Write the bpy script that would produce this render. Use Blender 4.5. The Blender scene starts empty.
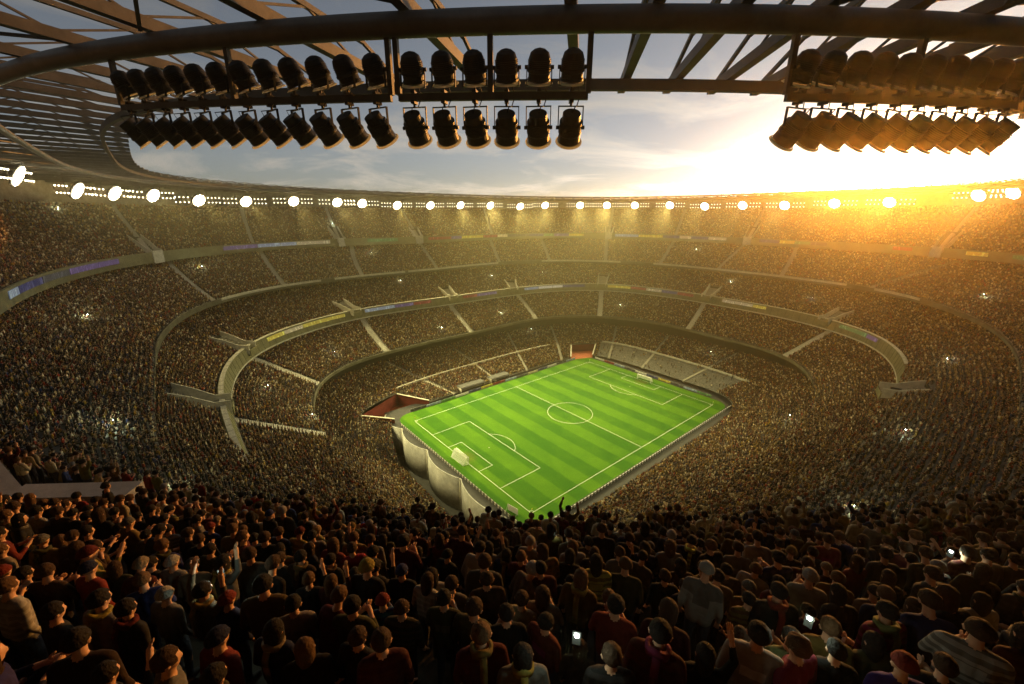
import bpy, bmesh, math, random
import numpy as np
from mathutils import Vector, Matrix
rnd = random.Random(7)
rng = np.random.default_rng(7)
sc = bpy.context.scene
COL = sc.collection
D2R = math.pi / 180

# ------------------------------------------------------------------ camera
CAM = np.array([-117.95, -103.66, 79.76])
YAW, PITCH, ROLL, FPX = .8738, .3083, .0033, 418.9
FWD = np.array([math.cos(YAW)*math.cos(PITCH), math.sin(YAW)*math.cos(PITCH), -math.sin(PITCH)])
_r = np.array([math.sin(YAW), -math.cos(YAW), 0.]); _u = np.cross(_r, FWD)
RGT = _r*math.cos(ROLL) + _u*math.sin(ROLL); UPV = -_r*math.sin(ROLL) + _u*math.cos(ROLL)
cd = bpy.data.cameras.new('camera'); cam = bpy.data.objects.new('camera', cd); COL.objects.link(cam)
cd.sensor_width = 36; cd.lens = FPX/1024*36; cd.clip_start = .1; cd.clip_end = 3000
cam.matrix_world = Matrix(((RGT[0], UPV[0], -FWD[0], CAM[0]), (RGT[1], UPV[1], -FWD[1], CAM[1]), (RGT[2], UPV[2], -FWD[2], CAM[2]), (0, 0, 0, 1)))
sc.camera = cam
def project(P):
    d = P - CAM; z = d @ FWD; zz = np.where(np.abs(z) < 1e-3, 1e-3, z)
    return 512 + FPX*(d @ RGT)/zz, 342 - FPX*(d @ UPV)/zz, z

# ------------------------------------------------------------------ materials
def mat(name, col, rough=.8, metal=0., noise=None, bump=None, spec=.3, emit=None):
    m = bpy.data.materials.new(name); m.use_nodes = True; nt = m.node_tree
    b = nt.nodes['Principled BSDF']; b.inputs['Roughness'].default_value = rough; b.inputs['Metallic'].default_value = metal
    b.inputs['Specular IOR Level'].default_value = spec
    b.inputs['Base Color'].default_value = (*col, 1)
    if noise or bump:
        tc = nt.nodes.new('ShaderNodeTexCoord')
    if noise:                       # (scale, spread): wear and dirt of the surface itself
        sca, amt = noise
        n = nt.nodes.new('ShaderNodeTexNoise'); n.inputs['Scale'].default_value = sca; n.inputs['Detail'].default_value = 6; n.inputs['Roughness'].default_value = .7
        nt.links.new(tc.outputs['Object'], n.inputs['Vector'])
        r = nt.nodes.new('ShaderNodeValToRGB')
        r.color_ramp.elements[0].position = .3; r.color_ramp.elements[1].position = .72
        r.color_ramp.elements[0].color = tuple(max(0, c*(1-amt)) for c in col) + (1,)
        r.color_ramp.elements[1].color = tuple(min(1, c*(1+amt)) for c in col) + (1,)
        nt.links.new(n.outputs['Fac'], r.inputs['Fac']); nt.links.new(r.outputs['Color'], b.inputs['Base Color'])
    if bump:
        n2 = nt.nodes.new('ShaderNodeTexNoise'); n2.inputs['Scale'].default_value = bump[0]; n2.inputs['Detail'].default_value = 4
        nt.links.new(tc.outputs['Object'], n2.inputs['Vector'])
        bp = nt.nodes.new('ShaderNodeBump'); bp.inputs['Strength'].default_value = bump[1]; bp.inputs['Distance'].default_value = .05
        nt.links.new(n2.outputs['Fac'], bp.inputs['Height']); nt.links.new(bp.outputs['Normal'], b.inputs['Normal'])
    if emit:
        b.inputs['Emission Color'].default_value = (*emit[0], 1); b.inputs['Emission Strength'].default_value = emit[1]
    return m
M = {}
M['concrete'] = mat('concrete', (.30, .28, .23), .9, noise=(.6, .35), bump=(8, .3))
M['rim_dark'] = mat('rim_concrete', (.13, .12, .085), .85, noise=(.25, .5), bump=(6, .2))
M['parapet'] = mat('parapet_concrete', (.2, .19, .11), .8, noise=(.35, .3), bump=(6, .2))
M['pale'] = mat('pale_concrete', (.55, .53, .45), .85, noise=(.8, .25), bump=(6, .2))
M['white_edge'] = mat('painted_step_edge', (.8, .78, .7), .7, noise=(2, .2))
M['tread'] = mat('stair_tread', (.42, .4, .34), .9, noise=(2, .3))
M['floor_dark'] = mat('dark_terrace_floor', (.07, .065, .055), .9, noise=(1.2, .5), bump=(8, .3))  # top tier's floor colour, darker than the other tiers' concrete
M['soffit'] = mat('dark_soffit', (.035, .03, .02), .9, noise=(.5, .3))  # also paints shade onto the lower back wall and vomitory openings
M['wallgrey'] = mat('curved_wall_concrete', (.36, .36, .34), .85, noise=(.28, .4), bump=(2, .4))
M['maroon'] = mat('maroon_paint', (.16, .025, .02), .7, noise=(.6, .3))
M['orange'] = mat('terracotta_floor', (.38, .10, .04), .8, noise=(.5, .25))
M['track'] = mat('dark_track', (.045, .045, .048), .85, noise=(.8, .3))
M['steel'] = mat('roof_steel', (.085, .082, .074), .55, .35, noise=(.7, .35), bump=(5, .15))
M['steel_pale'] = mat('pale_roof_steel', (.15, .148, .135), .5, .3, noise=(.7, .3))
M['deck'] = mat('roof_deck', (.05, .048, .042), .7, noise=(.4, .3))
M['black'] = mat('black_housing', (.022, .026, .032), .45, .2, noise=(6, .4), bump=(40, .1))
M['black_rib'] = mat('cooling_fins', (.03, .03, .033), .4, .4, noise=(8, .4))
M['chrome'] = mat('polished_rim', (.75, .75, .75), .15, 1.0)
M['lens'] = mat('lens_glass', (.03, .035, .04), .08, 0, spec=.8)
M['rim'] = mat('pale_lens_rim', (.78, .77, .72), .35, .0)      # frosted diffuser ring: lets the sky through
_nt = M['rim'].node_tree; _tr = _nt.nodes.new('ShaderNodeBsdfTranslucent'); _tr.inputs[0].default_value = (.95, .94, .9, 1); _ms = _nt.nodes.new('ShaderNodeMixShader'); _ms.inputs[0].default_value = .75
_nt.links.new(_nt.nodes['Principled BSDF'].outputs[0], _ms.inputs[1]); _nt.links.new(_tr.outputs[0], _ms.inputs[2]); _nt.links.new(_ms.outputs[0], _nt.nodes['Material Output'].inputs['Surface'])
M['cable'] = mat('black_cable', (.012, .012, .012), .6)
M['white'] = mat('white_paint', (.8, .8, .78), .5, noise=(3, .06))
M['net'] = mat('goal_net', (.7, .72, .7), .8)
M['boardback'] = mat('board_back', (.06, .06, .065), .7, noise=(2, .3))
M['ground'] = mat('asphalt_ground', (.05, .05, .05), .9, noise=(.3, .3))
M['greyseat'] = mat('grey_seat_cover', (.17, .165, .15), .8, noise=(1.2, .7), bump=(6, .6))
M['flag'] = mat('corner_flag_cloth', (.75, .6, .05), .8, noise=(6, .1))
M['plexi'] = mat('dugout_shell', (.025, .025, .028), .6, 0, noise=(1, .3))
M['lamp_on'] = mat('floodlight_glass', (.9, .9, .9), .3, emit=((1, .86, .55), 30))
M['bulb_on'] = mat('floodlight_bulb', (.9, .9, .9), .3, emit=((1, .9, .6), 5))
M['phone_on'] = mat('phone_torch', (.9, .9, .9), .3, emit=((.85, 1, .9), 60))
M['phone'] = mat('phone_body', (.03, .03, .03), .3)

def inst_mat(name, kind, near):
    """cloth, hair and skin tinted from a colour each person carries"""
    m = bpy.data.materials.new(name); m.use_nodes = True; nt = m.node_tree; b = nt.nodes['Principled BSDF']
    b.inputs['Roughness'].default_value = .85; b.inputs['Specular IOR Level'].default_value = .15
    if near:
        oi = nt.nodes.new('ShaderNodeObjectInfo'); src = oi.outputs['Color']
        tc = nt.nodes.new('ShaderNodeTexCoord'); n = nt.nodes.new('ShaderNodeTexNoise')
        n.inputs['Scale'].default_value = 9 if kind == 'cloth' else 30; n.inputs['Detail'].default_value = 5
        nt.links.new(tc.outputs['Object'], n.inputs['Vector'])
        bp = nt.nodes.new('ShaderNodeBump'); bp.inputs['Strength'].default_value = .6; bp.inputs['Distance'].default_value = .04
        nt.links.new(n.outputs['Fac'], bp.inputs['Height']); nt.links.new(bp.outputs['Normal'], b.inputs['Normal'])
        if kind == 'cloth':           # some tops have a yoke, some hoops, some a print; all are a little worn
            sx = nt.nodes.new('ShaderNodeSeparateXYZ'); nt.links.new(tc.outputs['Object'], sx.inputs[0])
            def mm(op, a, bb=None):
                m_ = nt.nodes.new('ShaderNodeMath'); m_.operation = op
                for i_, v_ in enumerate((a, bb)):
                    if isinstance(v_, (int, float)): m_.inputs[i_].default_value = v_
                    elif v_ is not None: nt.links.new(v_, m_.inputs[i_])
                return m_.outputs[0]
            rd = oi.outputs['Random']
            hoop = mm('MULTIPLY', mm('GREATER_THAN', mm('SINE', mm('MULTIPLY', sx.outputs[2], 62)), .2), mm('GREATER_THAN', rd, .82))
            yoke = mm('MULTIPLY', mm('GREATER_THAN', sx.outputs[2], 1.31), mm('LESS_THAN', rd, .16))
            pr = mm('MULTIPLY', mm('LESS_THAN', mm('ABSOLUTE', mm('SUBTRACT', sx.outputs[2], 1.25)), .06), mm('MULTIPLY', mm('LESS_THAN', mm('ABSOLUTE', sx.outputs[0]), .11), mm('GREATER_THAN', mm('FRACT', mm('MULTIPLY', rd, 7)), .6)))
            hs_ = nt.nodes.new('ShaderNodeHueSaturation'); nt.links.new(src, hs_.inputs['Color']); nt.links.new(mm('ADD', .42, mm('MULTIPLY', mm('FRACT', mm('MULTIPLY', rd, 13)), .14)), hs_.inputs['Hue'])
            nt.links.new(mm('ADD', .5, mm('MULTIPLY', mm('FRACT', mm('MULTIPLY', rd, 29)), 2.2)), hs_.inputs['Value'])
            mx = nt.nodes.new('ShaderNodeMix'); mx.data_type = 'RGBA'; nt.links.new(mm('MAXIMUM', mm('MAXIMUM', hoop, yoke), pr), mx.inputs['Factor']); nt.links.new(src, mx.inputs['A']); nt.links.new(hs_.outputs[0], mx.inputs['B'])
            wr = nt.nodes.new('ShaderNodeMix'); wr.data_type = 'RGBA'; wr.blend_type = 'MULTIPLY'; wr.inputs['Factor'].default_value = .5; nt.links.new(mx.outputs['Result'], wr.inputs['A']); nt.links.new(n.outputs['Fac'], wr.inputs['B']); src = wr.outputs['Result']
    else:
        at = nt.nodes.new('ShaderNodeAttribute'); at.attribute_type = 'INSTANCER'; at.attribute_name = 'hair' if kind == 'hair' else 'tint'; src = at.outputs['Color']
    if kind == 'trousers':
        mx = nt.nodes.new('ShaderNodeMix'); mx.data_type = 'RGBA'; mx.inputs['Factor'].default_value = .8
        mx.inputs['B'].default_value = (.025, .03, .05, 1); nt.links.new(src, mx.inputs['A']); src = mx.outputs['Result']
    nt.links.new(src, b.inputs['Base Color'])
    return m
for near in (0, 1):
    for k in ('cloth', 'hair', 'trousers'):
        M[k+str(near)] = inst_mat(k + ('_near' if near else '_crowd'), k, near)
M['skin'] = mat('skin', (.46, .27, .17), .6, noise=(12, .15))
M['shoe'] = mat('shoe', (.05, .045, .04), .6)

# ------------------------------------------------------------------ object helpers
class MB:
    def __init__(s): s.v = []; s.f = []; s.m = []; s.mats = []
    def mi(s, m):
        if m not in s.mats: s.mats.append(m)
        return s.mats.index(m)
    def add(s, vs, fs, m):
        o = len(s.v); s.v.extend([tuple(v) for v in vs]); i = s.mi(m)
        for f in fs: s.f.append(tuple(o+k for k in f)); s.m.append(i)
    def box(s, c, sz, m, ax=None):
        """ax: three unit axes (x, y, z) as rows"""
        A = np.eye(3) if ax is None else np.asarray(ax); c = np.asarray(c, float); h = np.asarray(sz, float)/2
        vs = [c + A[0]*h[0]*i + A[1]*h[1]*j + A[2]*h[2]*k for i in (-1, 1) for j in (-1, 1) for k in (-1, 1)]
        s.add(vs, [(0, 1, 3, 2), (4, 6, 7, 5), (0, 4, 5, 1), (2, 3, 7, 6), (0, 2, 6, 4), (1, 5, 7, 3)], m)
    def beam(s, a, b, w, h, m, up=(0, 0, 1)):
        a = np.asarray(a, float); b = np.asarray(b, float); d = b-a; L = np.linalg.norm(d); d = d/L
        x = np.cross(d, up); x = x/np.linalg.norm(x); z = np.cross(x, d)
        s.box((a+b)/2, (w, L, h), m, (x, d, z))
    def tube(s, pts, r, m, n=10, cap=True):
        pts = [np.asarray(p, float) for p in pts]; rs = r if hasattr(r, '__len__') else [r]*len(pts); vs = []
        for i, p in enumerate(pts):
            d = pts[min(i+1, len(pts)-1)] - pts[max(i-1, 0)]; d = d/np.linalg.norm(d)
            ref = np.array([0, 0, 1.]) if abs(d[2]) < .9 else np.array([1., 0, 0])
            x = np.cross(d, ref); x /= np.linalg.norm(x); y = np.cross(d, x)
            for k in range(n):
                t = 2*math.pi*k/n; vs.append(p + rs[i]*(x*math.cos(t)+y*math.sin(t)))
        fs = [(i*n+k, i*n+(k+1) % n, (i+1)*n+(k+1) % n, (i+1)*n+k) for i in range(len(pts)-1) for k in range(n)]
        if cap: fs += [tuple(range(n))[::-1], tuple((len(pts)-1)*n+k for k in range(n))]
        s.add(vs, fs, m)
    def lathe(s, prof, o, ax, m, n=20):
        """prof: (distance along ax, radius)"""
        s.tube([np.asarray(o)+np.asarray(ax)*p[0] for p in prof], [max(p[1], 1e-3) for p in prof], m, n)
    def sweep(s, prof, m, closed_ring, closed_prof=True, caps=True):
        """prof: list over the path of lists of points"""
        n = len(prof[0]); P = len(prof); vs = [p for row in prof for p in row]; fs = []
        for i in range(P if closed_ring else P-1):
            j = (i+1) % P
            for k in range(n if closed_prof else n-1):
                l = (k+1) % n; fs.append((i*n+k, i*n+l, j*n+l, j*n+k))
        if not closed_ring and closed_prof and caps: fs += [tuple(range(n))[::-1], tuple((P-1)*n+k for k in range(n))]
        s.add(vs, fs, m)
    def mesh(s, name, smooth=False):
        me = bpy.data.meshes.new(name); me.from_pydata(s.v, [], s.f)
        for m in s.mats: me.materials.append(m)
        me.polygons.foreach_set('material_index', s.m)
        if smooth: me.polygons.foreach_set('use_smooth', [True]*len(me.polygons))
        me.update(); return me
    def build(s, name, parent=None, smooth=False, loc=None):
        o = bpy.data.objects.new(name, s.mesh(name, smooth)); COL.objects.link(o)
        if parent is not None: o.parent = parent
        if loc is not None: o.location = loc
        return o
def tag(o, label=None, cat=None, group=None, kind=None):
    if label: o['label'] = label
    if cat: o['category'] = cat
    if group: o['group'] = group
    if kind: o['kind'] = kind
    return o
def empty(name, loc=(0, 0, 0), rot=None):
    o = bpy.data.objects.new(name, None); o.empty_display_size = .5; COL.objects.link(o); o.location = loc
    if rot is not None: o.rotation_euler = rot
    return o
def copy_tree(o, parent=None):
    c = o.copy(); COL.objects.link(c)
    if parent is not None: c.parent = parent
    for ch in list(o.children): copy_tree(ch, c)
    return c
ORD = ['first', 'second', 'third', 'fourth', 'fifth', 'sixth', 'seventh', 'eighth', 'ninth', 'tenth', 'eleventh', 'twelfth']
def ordinal(i):
    if i < 12: return ORD[i]
    n = i+1; return str(n) + ('th' if 10 <= n % 100 <= 20 else {1: 'st', 2: 'nd', 3: 'rd'}.get(n % 10, 'th'))

# ------------------------------------------------------------------ ring plans of the bowl (angles in degrees, seen from the pitch centre)
TH = np.arange(0, 360, .5)
def se(th, a, b, n=3.):
    c, s = np.abs(np.cos(th*D2R)), np.abs(np.sin(th*D2R)); return ((c/a)**n + (s/b)**n)**(-1/n)
def table(d, sig=5.):
    k = sorted((a % 360, v) for a, v in d.items()); y = np.interp(TH, [a for a, _ in k], [v for _, v in k], period=360)
    if sig:
        w = np.exp(-.5*(np.arange(-40, 41)*.5/sig)**2); w /= w.sum(); y = np.convolve(np.concatenate([y[-40:], y, y[:40]]), w, 'valid')
    return y
def look(y, th): return np.interp(np.asarray(th) % 360, np.append(TH, 360), np.append(y, y[0]))
near = table({200: 0, 209: 1, 231: 1, 246: 0}, 2.5)            # the raised top tier round the camera's corner
rB = se(TH, 92.5, 72.5) + table({153: -2, 147: .7, 134: 1.3, 123: -1.4, 88: -2.6, 56: .4, 32: -2.1, 1: 2, -4: -1, -29: 2.3, -42: .4, 270: 0, 220: 0})
rC = se(TH, 111, 91) + table({180: .3, 159: -.8, 136: .7, 119: 3.6, 90: -1.1, 63: -1.5, 35: .7, 3: 1.8, -29: -.4, -38: 1, -55: 0, 270: 0, 220: 0})
rD = se(TH, 125, 110) + table({165: -2.3, 152: -1.3, 141: 1.3, 126: 3.5, 110: 1.3, 88: -.7, 65: 2.2, 33: -3.5, 16: 3, -5: 5, -12: 4, -29: 5, -42: -.7, 270: 0, 220: 0})
S0 = se(TH, 148, 134)
rE = S0*(1-.0843*near) - .9*near + table({186: -3, 179: -5.5, 170: -4.5, 149: -4, 142: -.9, 134: 0, 121: 5, 107: 3, 89: -8, 60: -9, 34: -11, 18: -2, 2: 3, -27: 8.7, -37: 13, -60: 8, 270: 0, 235: 0, 200: 0})
zE = 60 + (68.5-3.0-60)*near + table({200: 0, 207: -1.3, 213: -1.6, 219: -.5, 224: 0, 230: 0, 236: -1, 245: 0}, 2)                                     # underside of the top tier's front edge
rF = np.maximum(S0*1.12, rE + 17)*(1-near) + S0*1.062*near
zF = table({185: 83.5, 170: 83, 150: 81.2, 135: 80, 100: 79.3, 30: 79.5, 0: 79.5, -15: 80, -37: 82.5, -60: 82.5, 270: 82, 230: 82.8, 208: 82.8})
zR = table({225: 86.3, 240: 86.3, 216: 86.4, 209: 87.3, 200: 88.3, 190: 88.8, 180: 88.4, 160: 88, 140: 87.4, 102: 86, 32: 84.8, 10: 85.3, -21: 86.4, -42: 87, -90: 86.6})
rA = se(TH, 64, 44, 6.); zA = table({148.5: .6, 152: -2, 160: -10, 206: -10, 217: 1.2, 0: 1.2}, .6)
rB2 = se(TH, 101, 81)
def fade(a, b, w=10):                                             # 1 where the tier has a built-up front edge, 0 where it only has a low kerb
    return table({a-w: 1, a: 0, b: 0, b+w: 1}, 2)
kB, kC, kD, kE = fade(166, 314, 8), fade(190, 297, 8), fade(173, 311, 8), 1-near
def ringpt(r, z, th): return np.stack([r*np.cos(th*D2R), r*np.sin(th*D2R), z + 0*r], -1)

# tiers: front radius, front floor height, back radius, back height, rows
one = np.ones_like(TH)
TIERS = {
 'lower': (rA + .6, zA, rB2, 10.0*one, 42),
 'second': (rB + .9 - 1.1*(1-kB), 18.2*one, rC + 5, 30.3*one, 32),
 'middle': (rC + 3.0 - 2.9*(1-kC), 33.0*one, rD + 7, 43.6*one, 26),
 'upper': (rD + .9 - 1.0*(1-kD), 46.8*one, np.maximum(rE, rD+10) + 5*(1-near) + 8*near, 59.3*one, 34),
 'top': (rE + .9 - .8*near, zE + 3.0, rF, zF, 30)}
def tier_pos(name, t, th):
    r0, z0, r1, z1, N = TIERS[name]
    a, b, c, d = look(r0, th), look(z0, th), look(r1, th), look(z1, th)
    r = a + (c-a)*t; z = b + (d-b)*t
    return np.stack([r*np.cos(th*D2R), r*np.sin(th*D2R), z], -1)

# aisles: tier -> (angle at the front, angle at the back)
AISLES = {'second': [(148.2, 147.3), (124, 116.4), (89.7, 89.4), (57, 62.6), (32.3, 33.6), (1.2, 2.5), (-28.9, -29.3), (173, 172)],
 'upper': [(141.2, 135.1), (126.2, 120), (109.3, 103.3), (87.6, 87.4), (65.5, 66.3), (49.7, 51.4), (33.3, 34.1), (18.2, 17.4), (3, 1.7), (-11.4, -8), (-28, -31)],
 'top': [(138.5, 136), (122, 119), (106.4, 105), (88.5, 88.5), (66, 66), (33.5, 33.5), (17, 17), (.7, .7), (-28.3, -28)],
 'lower': [(122, 119), (95, 95), (70, 68), (47, 50), (25, 27), (8, 9), (-12, -13)],
 'middle': []}
GREY = (-25.5, 30.5, .40)          # empty grey seating behind the far goal line: angles, up to this share of the lower tier
TUNNELS = [(133, 148.2, .34, 'maroon players tunnel beside the curved grey wall'), (32.0, 42.5, .34, 'maroon tunnel opening at the far corner of the pitch')]

# ------------------------------------------------------------------ setting: ground, pitch
g = MB(); g.add([(-240, -240, -12), (240, -240, -12), (240, 240, -12), (-240, 240, -12)], [(0, 1, 2, 3)], M['ground'])
tag(g.build('ground'), kind='structure')
def rounded(hx0, hx1, hy0, hy1, r, n=10):
    out = []
    for cx, cy, a0 in ((hx1-r, hy1-r, 0), (hx0+r, hy1-r, 90), (hx0+r, hy0+r, 180), (hx1-r, hy0+r, 270)):
        for k in range(n+1):
            t = (a0+90*k/n)*D2R; out.append((cx+r*math.cos(t), cy+r*math.sin(t)))
    return out
# pitch-side platform of dark track; its goal-end side bulges in scallops above the curved wall
SC_Y = [46, 31, 12, -9, -31, -46]
scal = []
for a, b in zip(SC_Y[:-1], SC_Y[1:]):
    for k in range(12):
        f = k/12; scal.append((-59.2 - 2.6*math.sin(math.pi*f)**.8, a+(b-a)*f))
platform = scal + [(-59.2, -46), (66, -46), (66, 48), (-59.2, 48)]
p = MB(); n = len(platform)
p.add([(x, y, -.004) for x, y in platform], [tuple(range(n))], M['track'])
tag(p.build('pitch_surround'), kind='structure')
gm = bpy.data.materials.new('mown_grass'); gm.use_nodes = True; nt = gm.node_tree; b = nt.nodes['Principled BSDF']
b.inputs['Roughness'].default_value = .9; b.inputs['Specular IOR Level'].default_value = .1
tc = nt.nodes.new('ShaderNodeTexCoord'); sx = nt.nodes.new('ShaderNodeSeparateXYZ'); nt.links.new(tc.outputs['Object'], sx.inputs[0])
def math_node(op, a, bb=None, c=None):
    m = nt.nodes.new('ShaderNodeMath'); m.operation = op
    for i, v in enumerate((a, bb, c)):
        if v is None: continue
        if isinstance(v, (int, float)): m.inputs[i].default_value = v
        else: nt.links.new(v, m.inputs[i])
    return m.outputs[0]
n1 = nt.nodes.new('ShaderNodeTexNoise'); n1.inputs['Scale'].default_value = .22; n1.inputs['Detail'].default_value = 8; n1.inputs['Roughness'].default_value = .7
nt.links.new(tc.outputs['Object'], n1.inputs['Vector'])
wob = math_node('MULTIPLY_ADD', n1.outputs['Fac'], .5, sx.outputs[0])
st = math_node('SINE', math_node('MULTIPLY', wob, math.pi/5.5))
st = math_node('MULTIPLY_ADD', st, 3.0, .5); cl = nt.nodes.new('ShaderNodeClamp'); nt.links.new(st, cl.inputs[0])
fac = math_node('MULTIPLY_ADD', n1.outputs['Fac'], .9, math_node('MULTIPLY_ADD', cl.outputs[0], .45, -.25))
n3 = nt.nodes.new('ShaderNodeTexNoise'); n3.inputs['Scale'].default_value = 2.2; n3.inputs['Detail'].default_value = 6; nt.links.new(tc.outputs['Object'], n3.inputs['Vector'])
fac = math_node('ADD', fac, math_node('MULTIPLY_ADD', n3.outputs['Fac'], .5, -.25))
n4 = nt.nodes.new('ShaderNodeTexNoise'); n4.inputs['Scale'].default_value = .045; n4.inputs['Detail'].default_value = 5; nt.links.new(tc.outputs['Object'], n4.inputs['Vector'])
fac = math_node('ADD', fac, math_node('MULTIPLY_ADD', n4.outputs['Fac'], 1.1, -.55))
rp = nt.nodes.new('ShaderNodeValToRGB'); rp.color_ramp.elements[0].position = .1; rp.color_ramp.elements[1].position = .9
rp.color_ramp.elements[0].color = (.026, .105, .003, 1); rp.color_ramp.elements[1].color = (.075, .185, .006, 1)
nt.links.new(fac, rp.inputs[0])
ax_ = math_node('SUBTRACT', 50.5, math_node('ABSOLUTE', sx.outputs[0])); wear = math_node('ADD', math_node('POWER', math_node('DIVIDE', ax_, 3.2), 2), math_node('POWER', math_node('DIVIDE', sx.outputs[1], 4.2), 2))
wear = math_node('MULTIPLY', math_node('MULTIPLY', math_node('MAXIMUM', math_node('SUBTRACT', 1, wear), 0), .9), n3.outputs['Fac'])
wm = nt.nodes.new('ShaderNodeMix'); wm.data_type = 'RGBA'; wm.inputs['B'].default_value = (.13, .12, .03, 1); nt.links.new(wear, wm.inputs['Factor']); nt.links.new(rp.outputs[0], wm.inputs['A'])
nt.links.new(wm.outputs['Result'], b.inputs['Base Color'])
p = MB(); out = rounded(-57.3, 58.3, -38.8, 41.6, 6); p.add([(x, y, 0) for x, y in out], [tuple(range(len(out)))], gm)
tag(p.build('pitch_grass'), kind='structure')
ml = MB(); LW = .11; LZ = .004
def line(x0, y0, x1, y1, z=LZ):
    d = np.array([x1-x0, y1-y0]); d = d/np.linalg.norm(d); q = np.array([-d[1], d[0]])*LW/2
    ml.add([(x0-q[0], y0-q[1], z), (x1-q[0], y1-q[1], z), (x1+q[0], y1+q[1], z), (x0+q[0], y0+q[1], z)], [(0, 1, 2, 3)], M['white'])
def arc(cx, cy, r, a0, a1, n=48, z=LZ*2):
    ps = [(a0+(a1-a0)*k/n)*D2R for k in range(n+1)]
    vs = [(cx+rr*math.cos(t), cy+rr*math.sin(t), z) for t in ps for rr in (r-LW/2, r+LW/2)]
    ml.add(vs, [(2*k, 2*k+1, 2*k+3, 2*k+2) for k in range(n)], M['white'])
h = LW/2
for y in (-34, 34): line(-52.5-h, y, 52.5+h, y)
for x in (-52.5, 0, 52.5): line(x, -34+h, x, 34-h)
arc(0, 0, 9.15, 0, 360)
for s in (-1, 1):
    gx = 52.5*s
    for dx, w in ((16.5, 20.16), (5.5, 9.16)):
        x = gx - s*dx; line(x, -w, x, w)
        for y in (-w, w): line(x-h*s if s < 0 else x+h, y, gx-(h if s > 0 else -h), y, LZ*2)
    arc(gx-11*s, 0, 9.15, (180 if s > 0 else 0)-53, (180 if s > 0 else 0)+53)
    arc(gx-11*s, 0, .12, 0, 360, 12)
    for y in (-34, 34): arc(gx, y, 1, {(1, 1): 180, (1, -1): 90, (-1, 1): 270, (-1, -1): 0}[(s, 1 if y > 0 else -1)], {(1, 1): 270, (1, -1): 180, (-1, 1): 360, (-1, -1): 90}[(s, 1 if y > 0 else -1)], 10, LZ*3)
tag(ml.build('pitch_markings'), kind='structure')

# goals
def goal(s, label):
    root = tag(empty('football_goal', (52.5*s, 0, 0)), label, 'goal', 'football goals')
    f = MB()
    for y in (-3.66, 3.66): f.tube([(0, y, 0), (0, y, 2.44)], .09, M['white'])
    f.tube([(0, -3.75, 2.44), (0, 3.75, 2.44)], .09, M['white'])
    for y in (-3.66, 3.66):
        f.tube([(0, y, 2.44), (s*.9, y, 2.44), (s*2.2, y, .05)], .05, M['white'], 8); f.tube([(0, y, .05), (s*2.2, y, .05)], .05, M['white'], 8)
    f.tube([(s*2.2, -3.66, .05), (s*2.2, 3.66, .05)], .05, M['white'], 8)
    f.build('goal_frame', root, True)
    nm = MB(); P = [(.9, 2.44), (2.2, .05)]
    for k in range(25):
        y = -3.66+7.32*k/24; nm.beam((s*.03, y, 2.44), (s*.9, y, 2.44), .055, .055, M['net'], (0, 1, .1)); nm.beam((s*.9, y, 2.44), (s*2.2, y, .05), .055, .055, M['net'], (0, 1, .1))
    for k in range(10):
        f_ = k/9; x = .9+1.3*f_; z = 2.44-2.39*f_; nm.beam((s*x, -3.66, z), (s*x, 3.66, z), .055, .055, M['net'])
        for y in (-3.66, 3.66): nm.beam((0, y, z), (s*x, y, z), .055, .055, M['net'])
    for k in range(4): x = .05+.8*k/3; nm.beam((s*x, -3.66, 2.44), (s*x, 3.66, 2.44), .055, .055, M['net'])
    nm.build('net', root)
goal(-1, 'white football goal on the near goal line in front of the curved wall')
goal(1, 'small far football goal beneath the empty grey seats')
for x, y, w in ((-52.5, 34, 'near left corner of the pitch, by the maroon tunnel'), (-52.5, -34, 'nearest corner of the pitch'), (52.5, 34, 'farthest corner of the pitch'), (52.5, -34, 'right corner of the pitch')):
    root = tag(empty('corner_flag', (x, y, 0)), 'yellow corner flag at the ' + w, 'flag', 'corner flags')
    a = MB(); a.tube([(0, 0, 0), (0, 0, 1.5)], .03, M['white'], 8); a.build('pole', root)
    a = MB(); a.box((.25, 0, 1.3), (.45, .02, .35), M['flag']); a.build('flag_cloth', root)
# white practice goal behind the near corner
root = tag(empty('practice_goal', (-56.2, -30.5, 0), (0, 0, .2)), 'small white panel goal standing off the nearest corner of the pitch', 'goal')
a = MB(); a.box((0, 0, 1.0), (.08, 3.4, 1.9), M['white']); a.build('panel', root)
for y in (-1.75, 1.75): a = MB(); a.tube([(0, y, 0), (0, y, 2.05), (-1.0, y, .05)], .05, M['white'], 8); a.build('post', root)

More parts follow.
